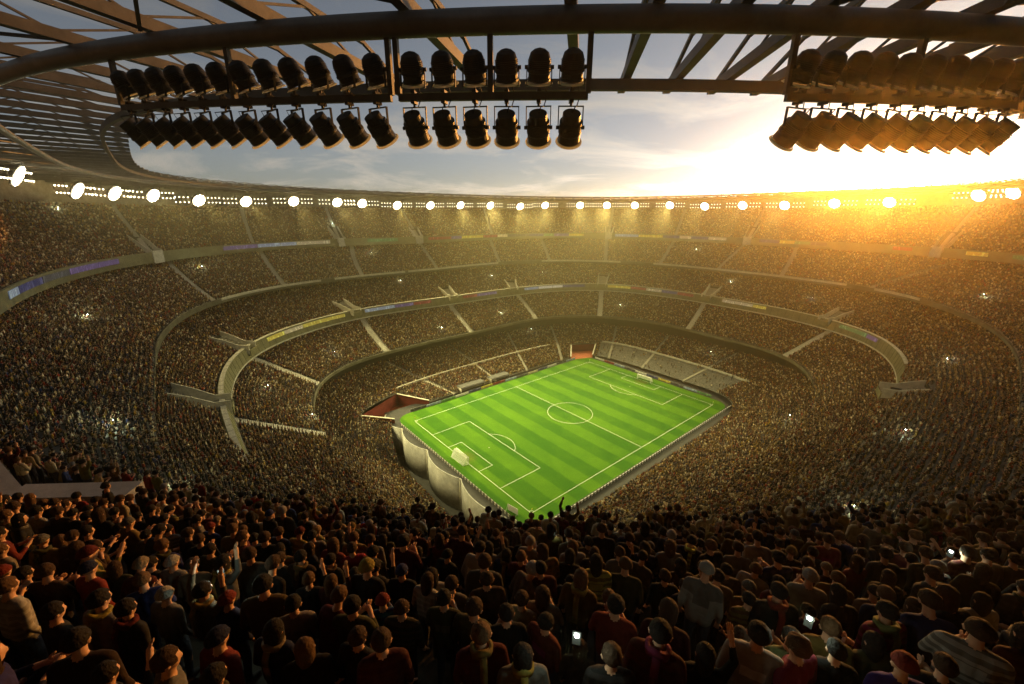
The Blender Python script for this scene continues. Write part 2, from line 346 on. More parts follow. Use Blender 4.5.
# pitch-side boards
BC = {'white': (.62, .62, .6), 'pale blue': (.25, .32, .5), 'dark grey': (.06, .06, .07), 'yellow': (.5, .4, .06), 'dark red': (.22, .02, .025), 'navy': (.03, .035, .14), 'green': (.08, .2, .08), 'purple': (.12, .08, .25), 'beige': (.45, .38, .26)}
def board_mat(name, col, glow=0):
    m = bpy.data.materials.new('board_'+name.replace(' ', '_')); m.use_nodes = True; nt = m.node_tree; b = nt.nodes['Principled BSDF']
    tc = nt.nodes.new('ShaderNodeTexCoord'); n = nt.nodes.new('ShaderNodeTexNoise'); n.inputs['Scale'].default_value = 1.2; n.inputs['Detail'].default_value = 3
    mp = nt.nodes.new('ShaderNodeMapping'); mp.inputs['Scale'].default_value = (1, 1, .35); nt.links.new(tc.outputs['Object'], mp.inputs[0]); nt.links.new(mp.outputs[0], n.inputs['Vector'])
    r = nt.nodes.new('ShaderNodeValToRGB'); r.color_ramp.interpolation = 'CONSTANT'
    r.color_ramp.elements[0].color = (*col, 1); r.color_ramp.elements[1].position = .57
    r.color_ramp.elements[1].color = (*(min(.7, c*1.6+.05) for c in col), 1)
    nt.links.new(n.outputs['Fac'], r.inputs[0]); nt.links.new(r.outputs[0], b.inputs['Base Color']); b.inputs['Roughness'].default_value = .5
    if glow:
        nt.links.new(r.outputs[0], b.inputs['Emission Color']); b.inputs['Emission Strength'].default_value = glow
    return m
BM = {k: board_mat(k, c) for k, c in BC.items()}
LM = {k: board_mat(k+' lit', c, .25) for k, c in BC.items()}
def board(p0, p1, hgt, color, label, grp, back=True):
    c = (np.array(p0)+np.array(p1))/2; d = np.array(p1)-np.array(p0); L = np.linalg.norm(d); ang = math.atan2(d[1], d[0])
    root = tag(empty('advert_board', (c[0], c[1], c[2]), (0, 0, ang)), label, 'advert board', grp)
    a = MB(); a.box((0, 0, hgt/2), (L-.06, .10, hgt), BM[color]); a.build('panel', root)
    for x in (-L*.35, L*.35):
        a = MB(); a.tube([(x, .06, hgt*.8), (x, .55, .03), (x, .07, .03)], .035, M['boardback'], 6); a.build('strut', root)
cyc = ['pale blue', 'dark grey', 'white', 'navy', 'beige', 'dark grey', 'pale blue', 'dark red', 'yellow', 'navy', 'white', 'green']
xs = np.linspace(50, -50, 15)
for i in range(14):
    c = cyc[i % 12]
    board((xs[i+1], 42.2+.4*math.sin(i), 0), (xs[i], 42.2+.4*math.sin(i), 0), .95, c, f'{c} board along the far touchline, {ordinal(13-i)} from the maroon tunnel by the curved wall', 'boards along the far touchline')
ys = np.linspace(36, -30, 11)
for i in range(10):
    c = cyc[(i*5+2) % 12]
    board((59.6, ys[i], 0), (59.6, ys[i+1], 0), .95, c, f'{c} board behind the far goal line, {ordinal(i)} from the far tunnel', 'boards behind the far goal line')
# near touchline: low hoarding of white toothed posts on a dark rail, one thing
hd = tag(empty('hoarding', (0, -39.9, 0)), 'low dark hoarding with white posts along the right hand touchline', 'hoarding')
a = MB(); a.box((2, 0, .35), (112, .12, .7), M['boardback']); a.build('rail', hd)
a = MB()
for k in range(74): a.box((-53.5+1.5*k, 0, .43), (.75, .16, .86), M['white'])
a = a.build('post', hd); a['kind'] = 'stuff'
hd = tag(empty('hoarding', (-58.1, 0, 0)), 'low dark hoarding with pale teeth on top of the curved grey wall', 'hoarding')
a = MB(); a.box((0, 0, .35), (.12, 70, .7), M['boardback']); a.build('rail', hd)
a = MB()
for k in range(46): a.box((0, -34+1.5*k, .43), (.16, .6, .86), M['pale'])
a = a.build('post', hd); a['kind'] = 'stuff'

# scalloped concrete wall under the near goal end
wl = tag(empty('curved_wall', (-60, 0, 0)), 'grey concrete wall of bulging curved panels below the near goal line', 'wall')
for j, (y0, y1) in enumerate(zip(SC_Y[:-1], SC_Y[1:])):
    a = MB(); prof = []
    for k in range(17):
        f = k/16; x = .75 - 2.6*math.sin(math.pi*f)**.8; y = y0+(y1-y0)*(.006+.988*f)
        prof.append([(x, y, -11.6), (x, y, .28), (x+.35, y, .28), (x+.35, y, -11.6)])
    a.sweep(prof, M['wallgrey'], False); a.build('wall_panel', wl, True)
    for pm in [a]: pass
    if j:
        a = MB(); a.tube([(.62, y0, -11.6), (.62, y0, .34)], .3, M['pale'], 10); a.build('pier', wl, True)

# ------------------------------------------------------------------ the bowl
bowl = tag(empty('stadium_bowl'), 'huge oval stadium bowl with five tiers of packed stands round the pitch', 'stadium')
tier_obj = {}
for name, (r0, z0, r1, z1, N) in TIERS.items():
    st_ = slice(None, None, 2); th = TH[st_]; c, s = np.cos(th*D2R), np.sin(th*D2R); nth = len(th)
    V = []; gap_a = np.array([any(a <= t <= b for a, b, *_ in TUNNELS) for t in th]) if name == 'lower' else np.zeros(nth, bool)
    for k in range(N):
        for e in (0, 1):
            t = (k+e)/N; r = r0[st_]+(r1-r0)[st_]*t; z = z0[st_]+(z1-z0)[st_]*(k/N)
            V.append(np.stack([r*c, r*s, z], -1))
    V = np.concatenate(V); idx = np.arange(nth); nx = (idx+1) % nth; F = []; FM = []
    for q in range(2*N-1):
        row = np.stack([q*nth+idx, (q+1)*nth+idx, (q+1)*nth+nx, q*nth+nx], -1)
        if name == 'lower':
            t = (q//2)/N
            keep = ~(gap_a & (t < TUNNELS[0][2])) if t < TUNNELS[0][2] else np.ones(nth, bool)
            row = row[keep]; tt = th[keep]; tt = np.where(tt > 180, tt-360, tt)
            FM.append(np.where((tt > GREY[0]) & (tt < GREY[1]) & (t < GREY[2]), 1, 0))
        else: FM.append(np.zeros(len(row), int))
        F.append(row)
    F = np.concatenate(F); FM = np.concatenate(FM)
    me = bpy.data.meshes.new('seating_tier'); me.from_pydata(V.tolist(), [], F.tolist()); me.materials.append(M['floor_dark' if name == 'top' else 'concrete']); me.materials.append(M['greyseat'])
    me.polygons.foreach_set('material_index', FM.astype(np.int32)); me.update()
    o = bpy.data.objects.new('seating_tier', me); COL.objects.link(o); o.parent = bowl; tier_obj[name] = o
    o['label'] = {'lower': 'lowest tier, around the pitch', 'second': 'second tier, with pale striped stairs', 'middle': 'shaded middle tier', 'upper': 'fourth tier', 'top': 'top tier below the roof'}[name]
def ring_sweep(r, z, prof, m, name, parent, step=2, a0=None, a1=None, k=None, zk=1.0, lo=-.3):
    idx = list(range(0, 720, step))
    if a0 is not None: idx = [i % 720 for i in range(int(a0*2), int(a1*2)+1, step)]
    rows = []
    for i in idx:
        c, s = math.cos(TH[i]*D2R), math.sin(TH[i]*D2R)
        q = 1 if k is None else k[i]
        rows.append([((r[i]+dr)*c, (r[i]+dr)*s, z[i]+(dz if dz <= zk else zk+lo+(dz-zk-lo)*q)) for dr, dz in prof])
    a = MB(); a.sweep(rows, m, a0 is None); return a.build(name, parent)
# front edges (parapets) of each tier, with dark undersides
ring_sweep(rB, 16.2*one, [(0, .9), (-.1, 2.2), (.2, 2.2), (.4, 1.9), (.8, 1.9), (.8, .9)], M['rim_dark'], 'front_parapet', tier_obj['second'], k=kB, zk=1.9)
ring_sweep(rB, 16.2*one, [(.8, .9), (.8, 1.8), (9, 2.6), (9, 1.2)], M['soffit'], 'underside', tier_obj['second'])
ring_sweep(rC, 29.5*one, [(0, 0), (.0, .35), (1.1, 4.3), (2.3, 4.3), (2.7, 3.3), (2.9, 3.3), (2.9, 0)], M['parapet'], 'front_parapet', tier_obj['middle'], k=kC, zk=3.3)
ring_sweep(rC, 29.5*one, [(-.12, -.1), (-.12, .45), (-.01, .45), (-.01, -.1)], M['pale'], 'edge_strip', tier_obj['middle'])
ring_sweep(rC, 29.5*one, [(1.12, 4.32), (1.12, 4.44), (2.28, 4.44), (2.28, 4.32)], M['pale'], 'ledge', tier_obj['middle'], a0=-58, a1=190)
jt = MB()
for th in np.arange(-58, 190, 1.7):
    r_, c_, s_ = look(rC, th), math.cos(th*D2R), math.sin(th*D2R); o_ = np.array([c_, s_, 0]); t_ = np.array([-s_, c_, 0])
    jt.box(o_*(r_+1.7)+np.array([0, 0, 29.5+4.446]), (1.14, .1, .012), M['soffit'], (o_, t_, (0, 0, 1)))
    jt.beam(o_*(r_+.02-.05)+np.array([0, 0, 29.95]), o_*(r_+1.08-.05)+np.array([0, 0, 33.75]), .09, .03, M['soffit'], tuple(o_))
jt = jt.build('joint', tier_obj['middle']); jt['kind'] = 'stuff'
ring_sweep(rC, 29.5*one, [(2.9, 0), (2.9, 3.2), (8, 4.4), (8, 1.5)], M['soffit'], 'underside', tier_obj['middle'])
ring_sweep(rD, 45*one, [(0, .3), (-.1, 2.1), (.2, 2.1), (.4, 1.6), (.8, 1.6), (.8, .3)], M['rim_dark'], 'front_parapet', tier_obj['upper'], k=kD, zk=1.6)
for q0, q1 in ((98, 116), (66, 97), (29, 52), (0, 20), (-24, 0), (-38, -29), (119, 140)):  # pale strips paint in the lit stretches of the fourth tier's front
    ring_sweep(rD, 45*one, [(-.28, 1.25), (-.28, 2.16), (.22, 2.16), (.22, 2.12), (-.13, 2.12), (-.08, 1.25)], M['pale'], 'edge_strip', tier_obj['upper'], a0=q0, a1=q1)
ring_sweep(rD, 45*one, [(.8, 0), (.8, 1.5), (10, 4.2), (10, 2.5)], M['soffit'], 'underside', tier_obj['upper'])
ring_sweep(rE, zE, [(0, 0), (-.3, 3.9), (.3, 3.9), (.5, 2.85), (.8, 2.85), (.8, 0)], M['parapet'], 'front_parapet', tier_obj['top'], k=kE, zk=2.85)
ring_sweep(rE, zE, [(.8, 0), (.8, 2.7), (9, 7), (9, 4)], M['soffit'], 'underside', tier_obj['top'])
# outer shell
rOut = rF + 2.5
rows = [[(rr*math.cos(TH[i]*D2R), rr*math.sin(TH[i]*D2R), zz) for rr, zz in ((rOut[i], -11.9), (rOut[i], zR[i]+2.2), (rOut[i]+.6, zR[i]+2.2), (rOut[i]+.6, -11.9))] for i in range(0, 720, 4)]
a = MB(); a.sweep(rows, M['concrete'], True); a.build('outer_wall', bowl)
# back of the lower tier, coloured near-black for the shadow under the second tier
rows = [[(rr*math.cos(TH[i]*D2R), rr*math.sin(TH[i]*D2R), zz) for rr, zz in ((rB2[i], 8), (rB2[i], 18.5), (rB2[i]+.4, 18.5), (rB2[i]+.4, 8))] for i in range(0, 720, 4)]
a = MB(); a.sweep(rows, M['soffit'], True); a.build('back_wall', tier_obj['lower'])

# stairs in the stands
def aisle(tier, a0, a1, w, parent, painted):
    N = TIERS[tier][4]*2; a = MB(); ts = np.linspace(0, 1, N+1); th = a0+(a1-a0)*ts; P = tier_pos(tier, ts, th)
    for k in range(N):
        p0, p1 = P[k], P[k+1]; d = p1-p0; d[2] = 0; L = np.linalg.norm(d); d /= L; x = np.array([-d[1], d[0], 0]); z = max(p0[2], p1[2]) + .16
        c = (p0+p1)/2; a.box((c[0], c[1], z-.35), (w, L+.01, .7), M['tread'], (x, d, (0, 0, 1)))
        if painted: a.box((c[0]-d[0]*L*.28, c[1]-d[1]*L*.28, z+.012), (w*.98, L*.42, .02), M['white_edge'], (x, d, (0, 0, 1)))
    return a.build('stair', parent)
for tn, lst in AISLES.items():
    for a0, a1 in lst: aisle(tn, a0, a1, {'second': 2.8, 'upper': 1.9, 'top': 1.5, 'lower': 1.1}[tn], tier_obj[tn], tn == 'second')

# vomitories on the middle and top tiers' parapets, walled on two sides
EXCL = []                                              # (tier, angle, half width in metres, depth share)
def vomitory(tier, th, w, depth, hgt, parent, skew=0.):
    N = TIERS[tier][4]; p0 = tier_pos(tier, np.array(0.), np.array(float(th))); p1 = tier_pos(tier, np.array(.6), np.array(float(th)+skew))
    d = p1-p0; slope = d[2]/np.hypot(d[0], d[1]); d[2] = 0; d /= np.linalg.norm(d); x = np.array([-d[1], d[0], 0]); up = np.array([0, 0, 1.])
    root = empty('vomitory', p0.tolist()); root.parent = parent
    o = np.zeros(3); a = MB()
    front = -3.2 if tier == 'middle' else -1.3
    for s in (-1, 1):
        prof = []
        for u, zz in ((front, hgt*.9), (0, hgt), (depth*.5, hgt+slope*depth*.5), (depth, slope*depth+hgt*.8)):
            sp = s*(w/2 + max(u, 0)*.12)
            prof.append([x*(sp-.18)+d*u+up*(-1.4 if u < 0 else -.6), x*(sp+.18)+d*u+up*(-1.4 if u < 0 else -.6), x*(sp+.18)+d*u+up*zz, x*(sp-.18)+d*u+up*zz])
        a.sweep(prof, M['pale'], False)
    a.build('side_wall', root)
    a = MB(); a.box(d*(front-.12)+up*(-.9), (w+.3, .3, 2.0 if tier == 'middle' else 4.6), M['parapet' if tier == 'middle' else 'pale'], (x, d, up)); a.build('front_wall', root)
    a = MB(); a.box(d*(depth*.45)+up*(.25), (w-.4, depth*.9-front*.5, .3), M['soffit'], (x, d, up)); a.box(d*(depth)+up*(slope*depth*.5), (w+.6, .3, slope*depth+1.2), M['soffit'], (x, d, up)); a.build('passage', root)  # near-black plates paint in the dark of the opening
    EXCL.append((tier, th, w/2+.5, depth+.6))
for th in (148.3, 119, 88.3, 63.5, 33.4, 1.8, -28, 172.5): vomitory('middle', th, 5.0, 8, 2.1, tier_obj['middle'])
vomitory('middle', -73, 5.5, 6, 1.5, tier_obj['middle'])
fu = np.array([math.cos(YAW), math.sin(YAW), 0]); rv_ = np.array([math.sin(YAW), -math.cos(YAW), 0])
def loc_uv(u, v, z): return CAM*np.array([1, 1, 0]) + fu*u + rv_*v + np.array([0, 0, z])
vw = empty('vomitory', loc_uv(12, -16, 66).tolist()); vw.parent = tier_obj['top']; vo = np.array(vw.location)
a = MB(); a.beam(loc_uv(12.2, -17.2, 68.6)-vo, loc_uv(12.4, -13.2, 68.6)-vo, .8, 3.6, M['pale']); a.build('side_wall', vw)
a = MB(); a.beam(loc_uv(11.6, -16.6, 68.3)-vo, loc_uv(13.8, -20.5, 68.9)-vo, 1.1, 3.0, M['pale']); a.build('front_wall', vw)
for th in (138.2, 106.2, 88.5, 33.5, .7, -28.3): vomitory('top', th, 4.2, 6, 2.0, tier_obj['top'])
# dark walkway across the lower tier and pale rails
def lower_band(t0, t1, a0, a1, m, name, lift, parent=None):
    rows = []
    for th in np.arange(a0, a1+.1, 1.):
        p0 = tier_pos('lower', np.array(t0), np.array(th)); p1 = tier_pos('lower', np.array(t1), np.array(th)); z = p1[2]+lift
        rows.append([(p0[0], p0[1], z-.9), (p0[0], p0[1], z), (p1[0], p1[1], z), (p1[0], p1[1], z-.9)])
    a = MB(); a.sweep(rows, m, False); return a.build(name, parent or tier_obj['lower'])
lower_band(.415, .43, 52, 131, M['pale'], 'walkway_rail', .95)
lower_band(.415, .43, -27, 30, M['pale'], 'walkway_rail', .9)

# tunnels in the corners of the lower tier
for a0, a1, tmax, lab in TUNNELS:
    root = tag(empty('players_tunnel', ringpt(look(rA, (a0+a1)/2), -.0, np.array((a0+a1)/2)).tolist()), lab, 'tunnel')
    base = -11.5 if a0 > 100 else -.5
    inv = np.array(root.location)
    def lp(t, th, z=None):
        q = tier_pos('lower', np.array(t), np.array(th)) - inv
        if z is not None: q[2] = z
        return q
    ins = .6
    A0, A1 = lp(-.02, a0+.3), lp(-.02, a1-.3); B0, B1 = lp(tmax+.005, a0+.3), lp(tmax+.005, a1-.3)
    a = MB(); top = B0[2]+.25
    a.add([(*B0[:2], base), (*B1[:2], base), (*B1[:2], top), (*B0[:2], top)], [(0, 1, 2, 3)], M['maroon']); a.build('back_wall', root)
    for P, Q, nm in ((A0, B0, 'side_wall'), (A1, B1, 'side_wall')):
        a = MB(); zt = (P[2] if P is A0 else max(P[2], 1.2))
        a.add([(*P[:2], base), (*Q[:2], base), (*Q[:2], top), (*P[:2], max(zt, 1.2)+.7)], [(0, 1, 2, 3)], M['maroon']); a.build(nm, root)
    a = MB(); fl = -1.6 if a0 > 100 else -.02
    a.add([(*A0[:2], fl), (*A1[:2], fl), (*B1[:2], fl+.4), (*B0[:2], fl+.4)], [(0, 1, 2, 3)], M['orange']); a.build('ramp_floor', root)
    for P, Q in ((A0, B0), (A1, B1)):
        a = MB(); a.beam((P[0], P[1], max(P[2], 1.2)+.75), (Q[0], Q[1], top+.05), .7, .25, M['pale']); a.build('coping', root)

# dugouts on the far touchline
DUG = [(-17.5, 13), (-1.5, 11)]
for i, (x, L) in enumerate(DUG):
    root = tag(empty('dugout', (x, 45.2, 0)), 'dark open dugout on the far touchline, ' + ('nearer the curved wall' if i == 0 else 'nearer the halfway line'), 'dugout', 'dugouts')
    a = MB(); a.sweep([[(xx, -1.6, 2.1), (xx, -1.0, 2.5), (xx, 1.2, 2.7), (xx, 2.6, 2.5), (xx, 2.6, 2.38), (xx, 1.2, 2.58), (xx, -1.0, 2.38), (xx, -1.6, 1.98)] for xx in (-L/2, L/2)], M['plexi'], False); a.build('roof', root)
    a = MB(); a.box((0, 2.5, 1.2), (L, .12, 2.4), M['plexi']); a.build('back_panel', root)
    for sx in (-1, 1):
        a = MB(); a.box((sx*(L/2-.06), .6, 1.1), (.12, 3.6, 2.2), M['pale']); a.build('end_panel', root)
    a = MB(); a.box((0, 1.3, .45), (L-.6, .6, .12), M['black']); a.box((0, 1.65, .85), (L-.6, .1, .7), M['black'])
    for k in range(6): a.box((-L/2+.8+(L-1.6)*k/5, 1.3, .2), (.1, .5, .4), M['black'])
    a.build('bench', root)

# ribbon of advert panels on two parapets
def ribbon(r, z, a0, a1, length, dr0, dr1, z0, z1, tname, skip):
    th = a0; i = 0
    seq = ['yellow', 'dark red', 'navy', 'pale blue', 'purple', 'dark red', 'green', 'yellow', 'navy', 'beige', 'dark grey', 'white', 'dark red', 'purple', 'yellow']
    n = 0; items = []
    while th < a1:
        step = math.degrees(length*rnd.choice((.7, 1, 1, 1.5))/look(r, th)); t1 = th+step-.12
        if not any(abs((th+t1)/2-s) < math.degrees(3.6/look(r, th))+step/2 for s in skip) and rnd.random() > .1: items.append((th, t1, seq[rnd.randrange(len(seq))]))
        th += step
    items.sort(key=lambda q: -q[0])
    for k, (t0, t1, c) in enumerate(items):
        mid = (t0+t1)/2; o = ringpt(look(r, mid), look(z, mid), np.array(mid)); rows = []
        for q in np.linspace(t0, t1, 5):
            rr, zz = look(r, q), look(z, q); cs, sn = math.cos(q*D2R), math.sin(q*D2R)
            rows.append([np.array(((rr+dr)*cs, (rr+dr)*sn, zz+dz))-o for dr, dz in ((dr0-.16, z0), (dr1-.16, z1), (dr1-.03, z1), (dr0-.03, z0))])
        a = MB(); a.sweep(rows, LM[c], False); ob = a.build('advert_sign', None, False, o.tolist())
        tag(ob, f'{c} advert sign on the {tname} parapet, {ordinal(k)} of its row from the left', 'advert sign', f'advert signs along the {tname} parapet')
ribbon(rE, zE, -40, 182, 10.5, -.12-.08, -.29, 1.7, 3.3, 'top tier', (138.2, 106.2, 88.5, 33.5, .7, -28.3))
ribbon(rC, 29.5*one, -42, 147, 9.5, .62, .98, 2.4, 3.8, 'middle tier', (148.3, 119, 88.3, 63.5, 33.4, 1.8, -28))

# ------------------------------------------------------------------ roof
roof = tag(empty('stadium_roof', (0, 0, 0)), 'open steel roof of radial trusses and two ring beams above the stands', 'roof')
rows = []; rows2 = []
S_MAIN, S_IN = .875, .816
for i in range(0, 720, 1):
    c, s = math.cos(TH[i]*D2R), math.sin(TH[i]*D2R); r = S0[i]*S_MAIN; z = zR[i]
    rows.append([((r+.44*math.cos(q))*c, (r+.44*math.cos(q))*s, z-.1+.44*math.sin(q)) for q in np.linspace(0, 2*math.pi, 13)[:-1]])
    r = S0[i]*S_IN; rows2.append([((r+dx)*c, (r+dx)*s, z+.1+dz) for dx, dz in ((-.2, -.28), (.2, -.28), (.2, .28), (-.2, .28))])
a = MB(); a.sweep(rows, M['steel_pale'], True); a.build('main_ring_beam', roof, True)
a = MB(); a.sweep(rows2, M['deck'], True); a.build('inner_ring_beam', roof)
def truss(th, mb):
    c, s = math.cos(th*D2R), math.sin(th*D2R); r0 = look(S0, th)*.797; r1 = look(rOut, th)+.3; z = look(zR, th)
    P = lambda r, dz: (r*c, r*s, z+dz)
    mb.beam(P(r0, .62), P(r1, .62), .44, .5, M['steel']); mb.beam(P(r0+5, 1.95), P(r1, 1.95), .22, .24, M['steel'])
    mb.beam(P(r0+.2, .7), P(r0+5.1, 1.95), .16, .2, M['steel'])
    n = int((r1-r0-6)/3.4); xs = np.linspace(r0+6, r1-.4, n+1)
    for k in range(n):
        a_, b_ = (.75, 1.9) if k % 2 == 0 else (1.9, .75); mb.beam(P(xs[k], a_), P(xs[k+1], b_), .1, .1, M['steel'], (-s, c, 0))
def arc_spaced(r, spacing, t0=0., t1=360.):
    out = []; th = t0
    while th < t1: out.append(th); th += math.degrees(spacing/look(r, th))
    return out
ths = arc_spaced(S0*S_IN, 5.8, 1.1)
ths = sorted(ths + [(a+b)/2 for a, b in zip(ths[:-1], ths[1:]) if 219 < a < 250])
near_ths = sorted(ths, key=lambda t: np.linalg.norm(ringpt(look(S0, t)*.85, look(zR, t), np.array(t))-CAM))[:90]
far = MB()
for t in ths:
    if t in near_ths:
        q = MB(); truss(t, q); q.build('radial_truss', roof)
    else: truss(t, far)
far = far.build('radial_truss', roof); far['kind'] = 'stuff'
# purlins and plan bracing between trusses
for s_, w in ((.93, .22), (.99, .22), (1.05, .22)):
    rows = [[((S0[i]*s_+dx)*math.cos(TH[i]*D2R), (S0[i]*s_+dx)*math.sin(TH[i]*D2R), zR[i]+2.19+dz) for dx, dz in ((-w/2, -.1), (w/2, -.1), (w/2, .12), (-w/2, .12))] for i in range(0, 720, 2)]
    a = MB(); a.sweep(rows, M['steel'], True); a.build('purlin', roof)
br = MB()
for i in range(0, len(ths)-3, 3):
    for (sa, sb) in ((.878, .94), (.94, 1.0)):
        for f in (0, 1):
            t0, t1 = (ths[i], ths[i+2]) if f == 0 else (ths[i+2], ths[i])
            br.beam(ringpt(look(S0, t0)*sa, look(zR, t0)+(.45 if f else .3), np.array(t0)), ringpt(look(S0, t1)*sb, look(zR, t1)+(.45 if f else .3), np.array(t1)), .14, .14, M['steel'])
br.build('bracing', roof)
rows = [[(rr*math.cos(TH[i]*D2R), rr*math.sin(TH[i]*D2R), zR[i]+zz) for rr, zz in ((S0[i]*(1.05-.144*near[i]), 2.86), (rOut[i]+1.5, 2.86), (rOut[i]+1.5, 3.1), (S0[i]*(1.05-.144*near[i]), 3.1))] for i in range(0, 720, 2)]  # deck widened inward above the camera, out of view, to shade the near rows
a = MB(); a.sweep(rows, M['deck'], True); a.build('roof_deck', roof)

# ------------------------------------------------------------------ stage lights on rigs under the main ring beam (near the camera)
def ring_frame(th, s_):
    p = ringpt(look(S0, th)*s_, look(zR, th), np.array(float(th))); q = ringpt(look(S0, th+.1)*s_, look(zR, th+.1), np.array(th+.1))
    t = q-p; t[2] = 0; t /= np.linalg.norm(t); return p, t, np.array([-t[1], t[0], 0])        # tangent (to the camera's left), inward
def stage_light(upper):
    root = empty('stage_light')
    ax = np.array([0, .66, -.75]); ax /= np.linalg.norm(ax); zc = .84 if upper else -.95; o = np.array([0, .0, zc])
    if upper: ax = np.array([0, .45, -.89])
    b = MB(); b.lathe([(-.60, .05), (-.56, .2), (-.46, .34), (-.30, .40), (.02, .41), (.06, .45), (.14, .45), (.18, .41), (.34, .41), (.36, .44), (.44, .44)] if upper else
                      [(-.56, .30), (-.55, .34), (-.2, .36), (-.16, .40), (.06, .41), (.1, .45), (.18, .45), (.22, .42), (.46, .44), (.5, .44)], o, ax, M['black'], 22)
    bo = b.build('housing', root, False)
    f = MB()
    for k in range(6): f.lathe([(-.24+.06*k, .435), (-.22+.06*k, .435)], o, ax, M['black_rib'], 22)
    f.build('cooling_fins', root)
    f = MB(); e = .46 if upper else .52
    pts_ = []
    exx = np.array([1., 0, 0]); ezz = np.cross(exx, ax)
    for q in np.linspace(0, 2*math.pi, 29)[:-1]: pts_.append([o+ax*(e+dz)+(exx*math.cos(q)+ezz*math.sin(q))*rr for dz, rr in ((.0, .445), (.06, .525), (.075, .525), (.02, .44))])
    f.sweep(pts_, M['rim'], True); r = f.build('lens_rim', root, True)
    f = MB(); f.lathe([(e+.07, .43), (e+.085, .40), (e+.09, .02)], o, ax, M['lens'], 22); f.build('lens', root, True)
    y = MB(); sgn = 1 if upper else -1
    for s in (-1, 1):
        y.beam((s*.47, 0, sgn*.22), (s*.47, .02, zc+.0), .035, .09, M['black'], (0, 1, 0)); y.tube([(s*.43, .02, zc), (s*.55, .02, zc)], .07, M['black_rib'], 10)
    y.beam((-.49, 0, sgn*.22), (.49, 0, sgn*.22), .09, .035, M['black'], (0, 0, 1)); y.build('yoke', root)
    y = MB(); y.tube([(0, 0, sgn*.1), (0, 0, sgn*.24)], .05, M['black_rib'], 8); y.box((0, 0, sgn*.05), (.16, .34, .1), M['black_rib']); y.build('clamp', root)
    y = MB(); y.tube([o-ax*.5, o-ax*.62+np.array([.1, -.08, -sgn*.15]), np.array([.2, -.12, sgn*.25]), np.array([.28, -.05, 0])], .022, M['cable'], 6); y.build('cable', root, True)
    return root
proto = {True: stage_light(True), False: stage_light(False)}; used = set()
def th_at_v(x_px, s_=S_MAIN):
    """angle of the ring point that lies a given number of metres right of the camera's axis"""
    t = np.arange(190, 250, .05); P = ringpt(look(S0, t)*s_, look(zR, t), t); px, py, z = project(P)
    return float(np.interp(x_px, px[z > 0], t[z > 0]))
RIGS = [('middle', 394, 592, 6), ('left', 108, 386, 12), ('right', 800, 1040, 10)]
for nm, x0, x1, n in RIGS:
    ta, tb = th_at_v(x0), th_at_v(x1); drop = 2.55
    mid, tm, im = ring_frame((ta+tb)/2, S_MAIN)
    root = tag(empty('lighting_rig', mid.tolist()), f'dark steel bar hung below the ring beam to carry the {nm} group of stage lights', 'rig', 'lighting rigs below the roof')
    pts = [ring_frame(t, S_MAIN) for t in np.linspace(ta, tb, 9)]
    a = MB(); a.sweep([[p-mid+i*dx+np.array([0, 0, -drop+dz]) for dx, dz in ((-.1, -.13), (.1, -.13), (.1, .13), (-.1, .13))] for p, t, i in pts], M['steel'], False); a.build('bar', root)
    for p, t, i in (pts[0], pts[4], pts[-1]):
        a = MB(); a.beam(p-mid+np.array([0, 0, -.5]), p-mid+np.array([0, 0, -drop+.1]), .2, .2, M['steel'], tuple(i)); a.build('hanger', root)
    for k in range(n):
        th = ta+(tb-ta)*(k+.5)/n; p, t, i = ring_frame(th, S_MAIN)
        for up in (True, False):
            o = proto[up] if up not in used else copy_tree(proto[up]); used.add(up)
            yaw = math.atan2(i[1], i[0]) - math.pi/2
            o.location = (p[0], p[1], p[2]-drop+(.13 if up else -.13)); o.rotation_euler = (0, 0, yaw + rnd.uniform(-.11, .11) + (.0 if nm == 'middle' else (-.35 if nm == 'left' else .3)))
            tag(o, f'black stage light {"standing on" if up else "hanging under"} the {nm} rig bar, {ordinal(k)} from the left', 'stage light', 'stage lights on the rigs')

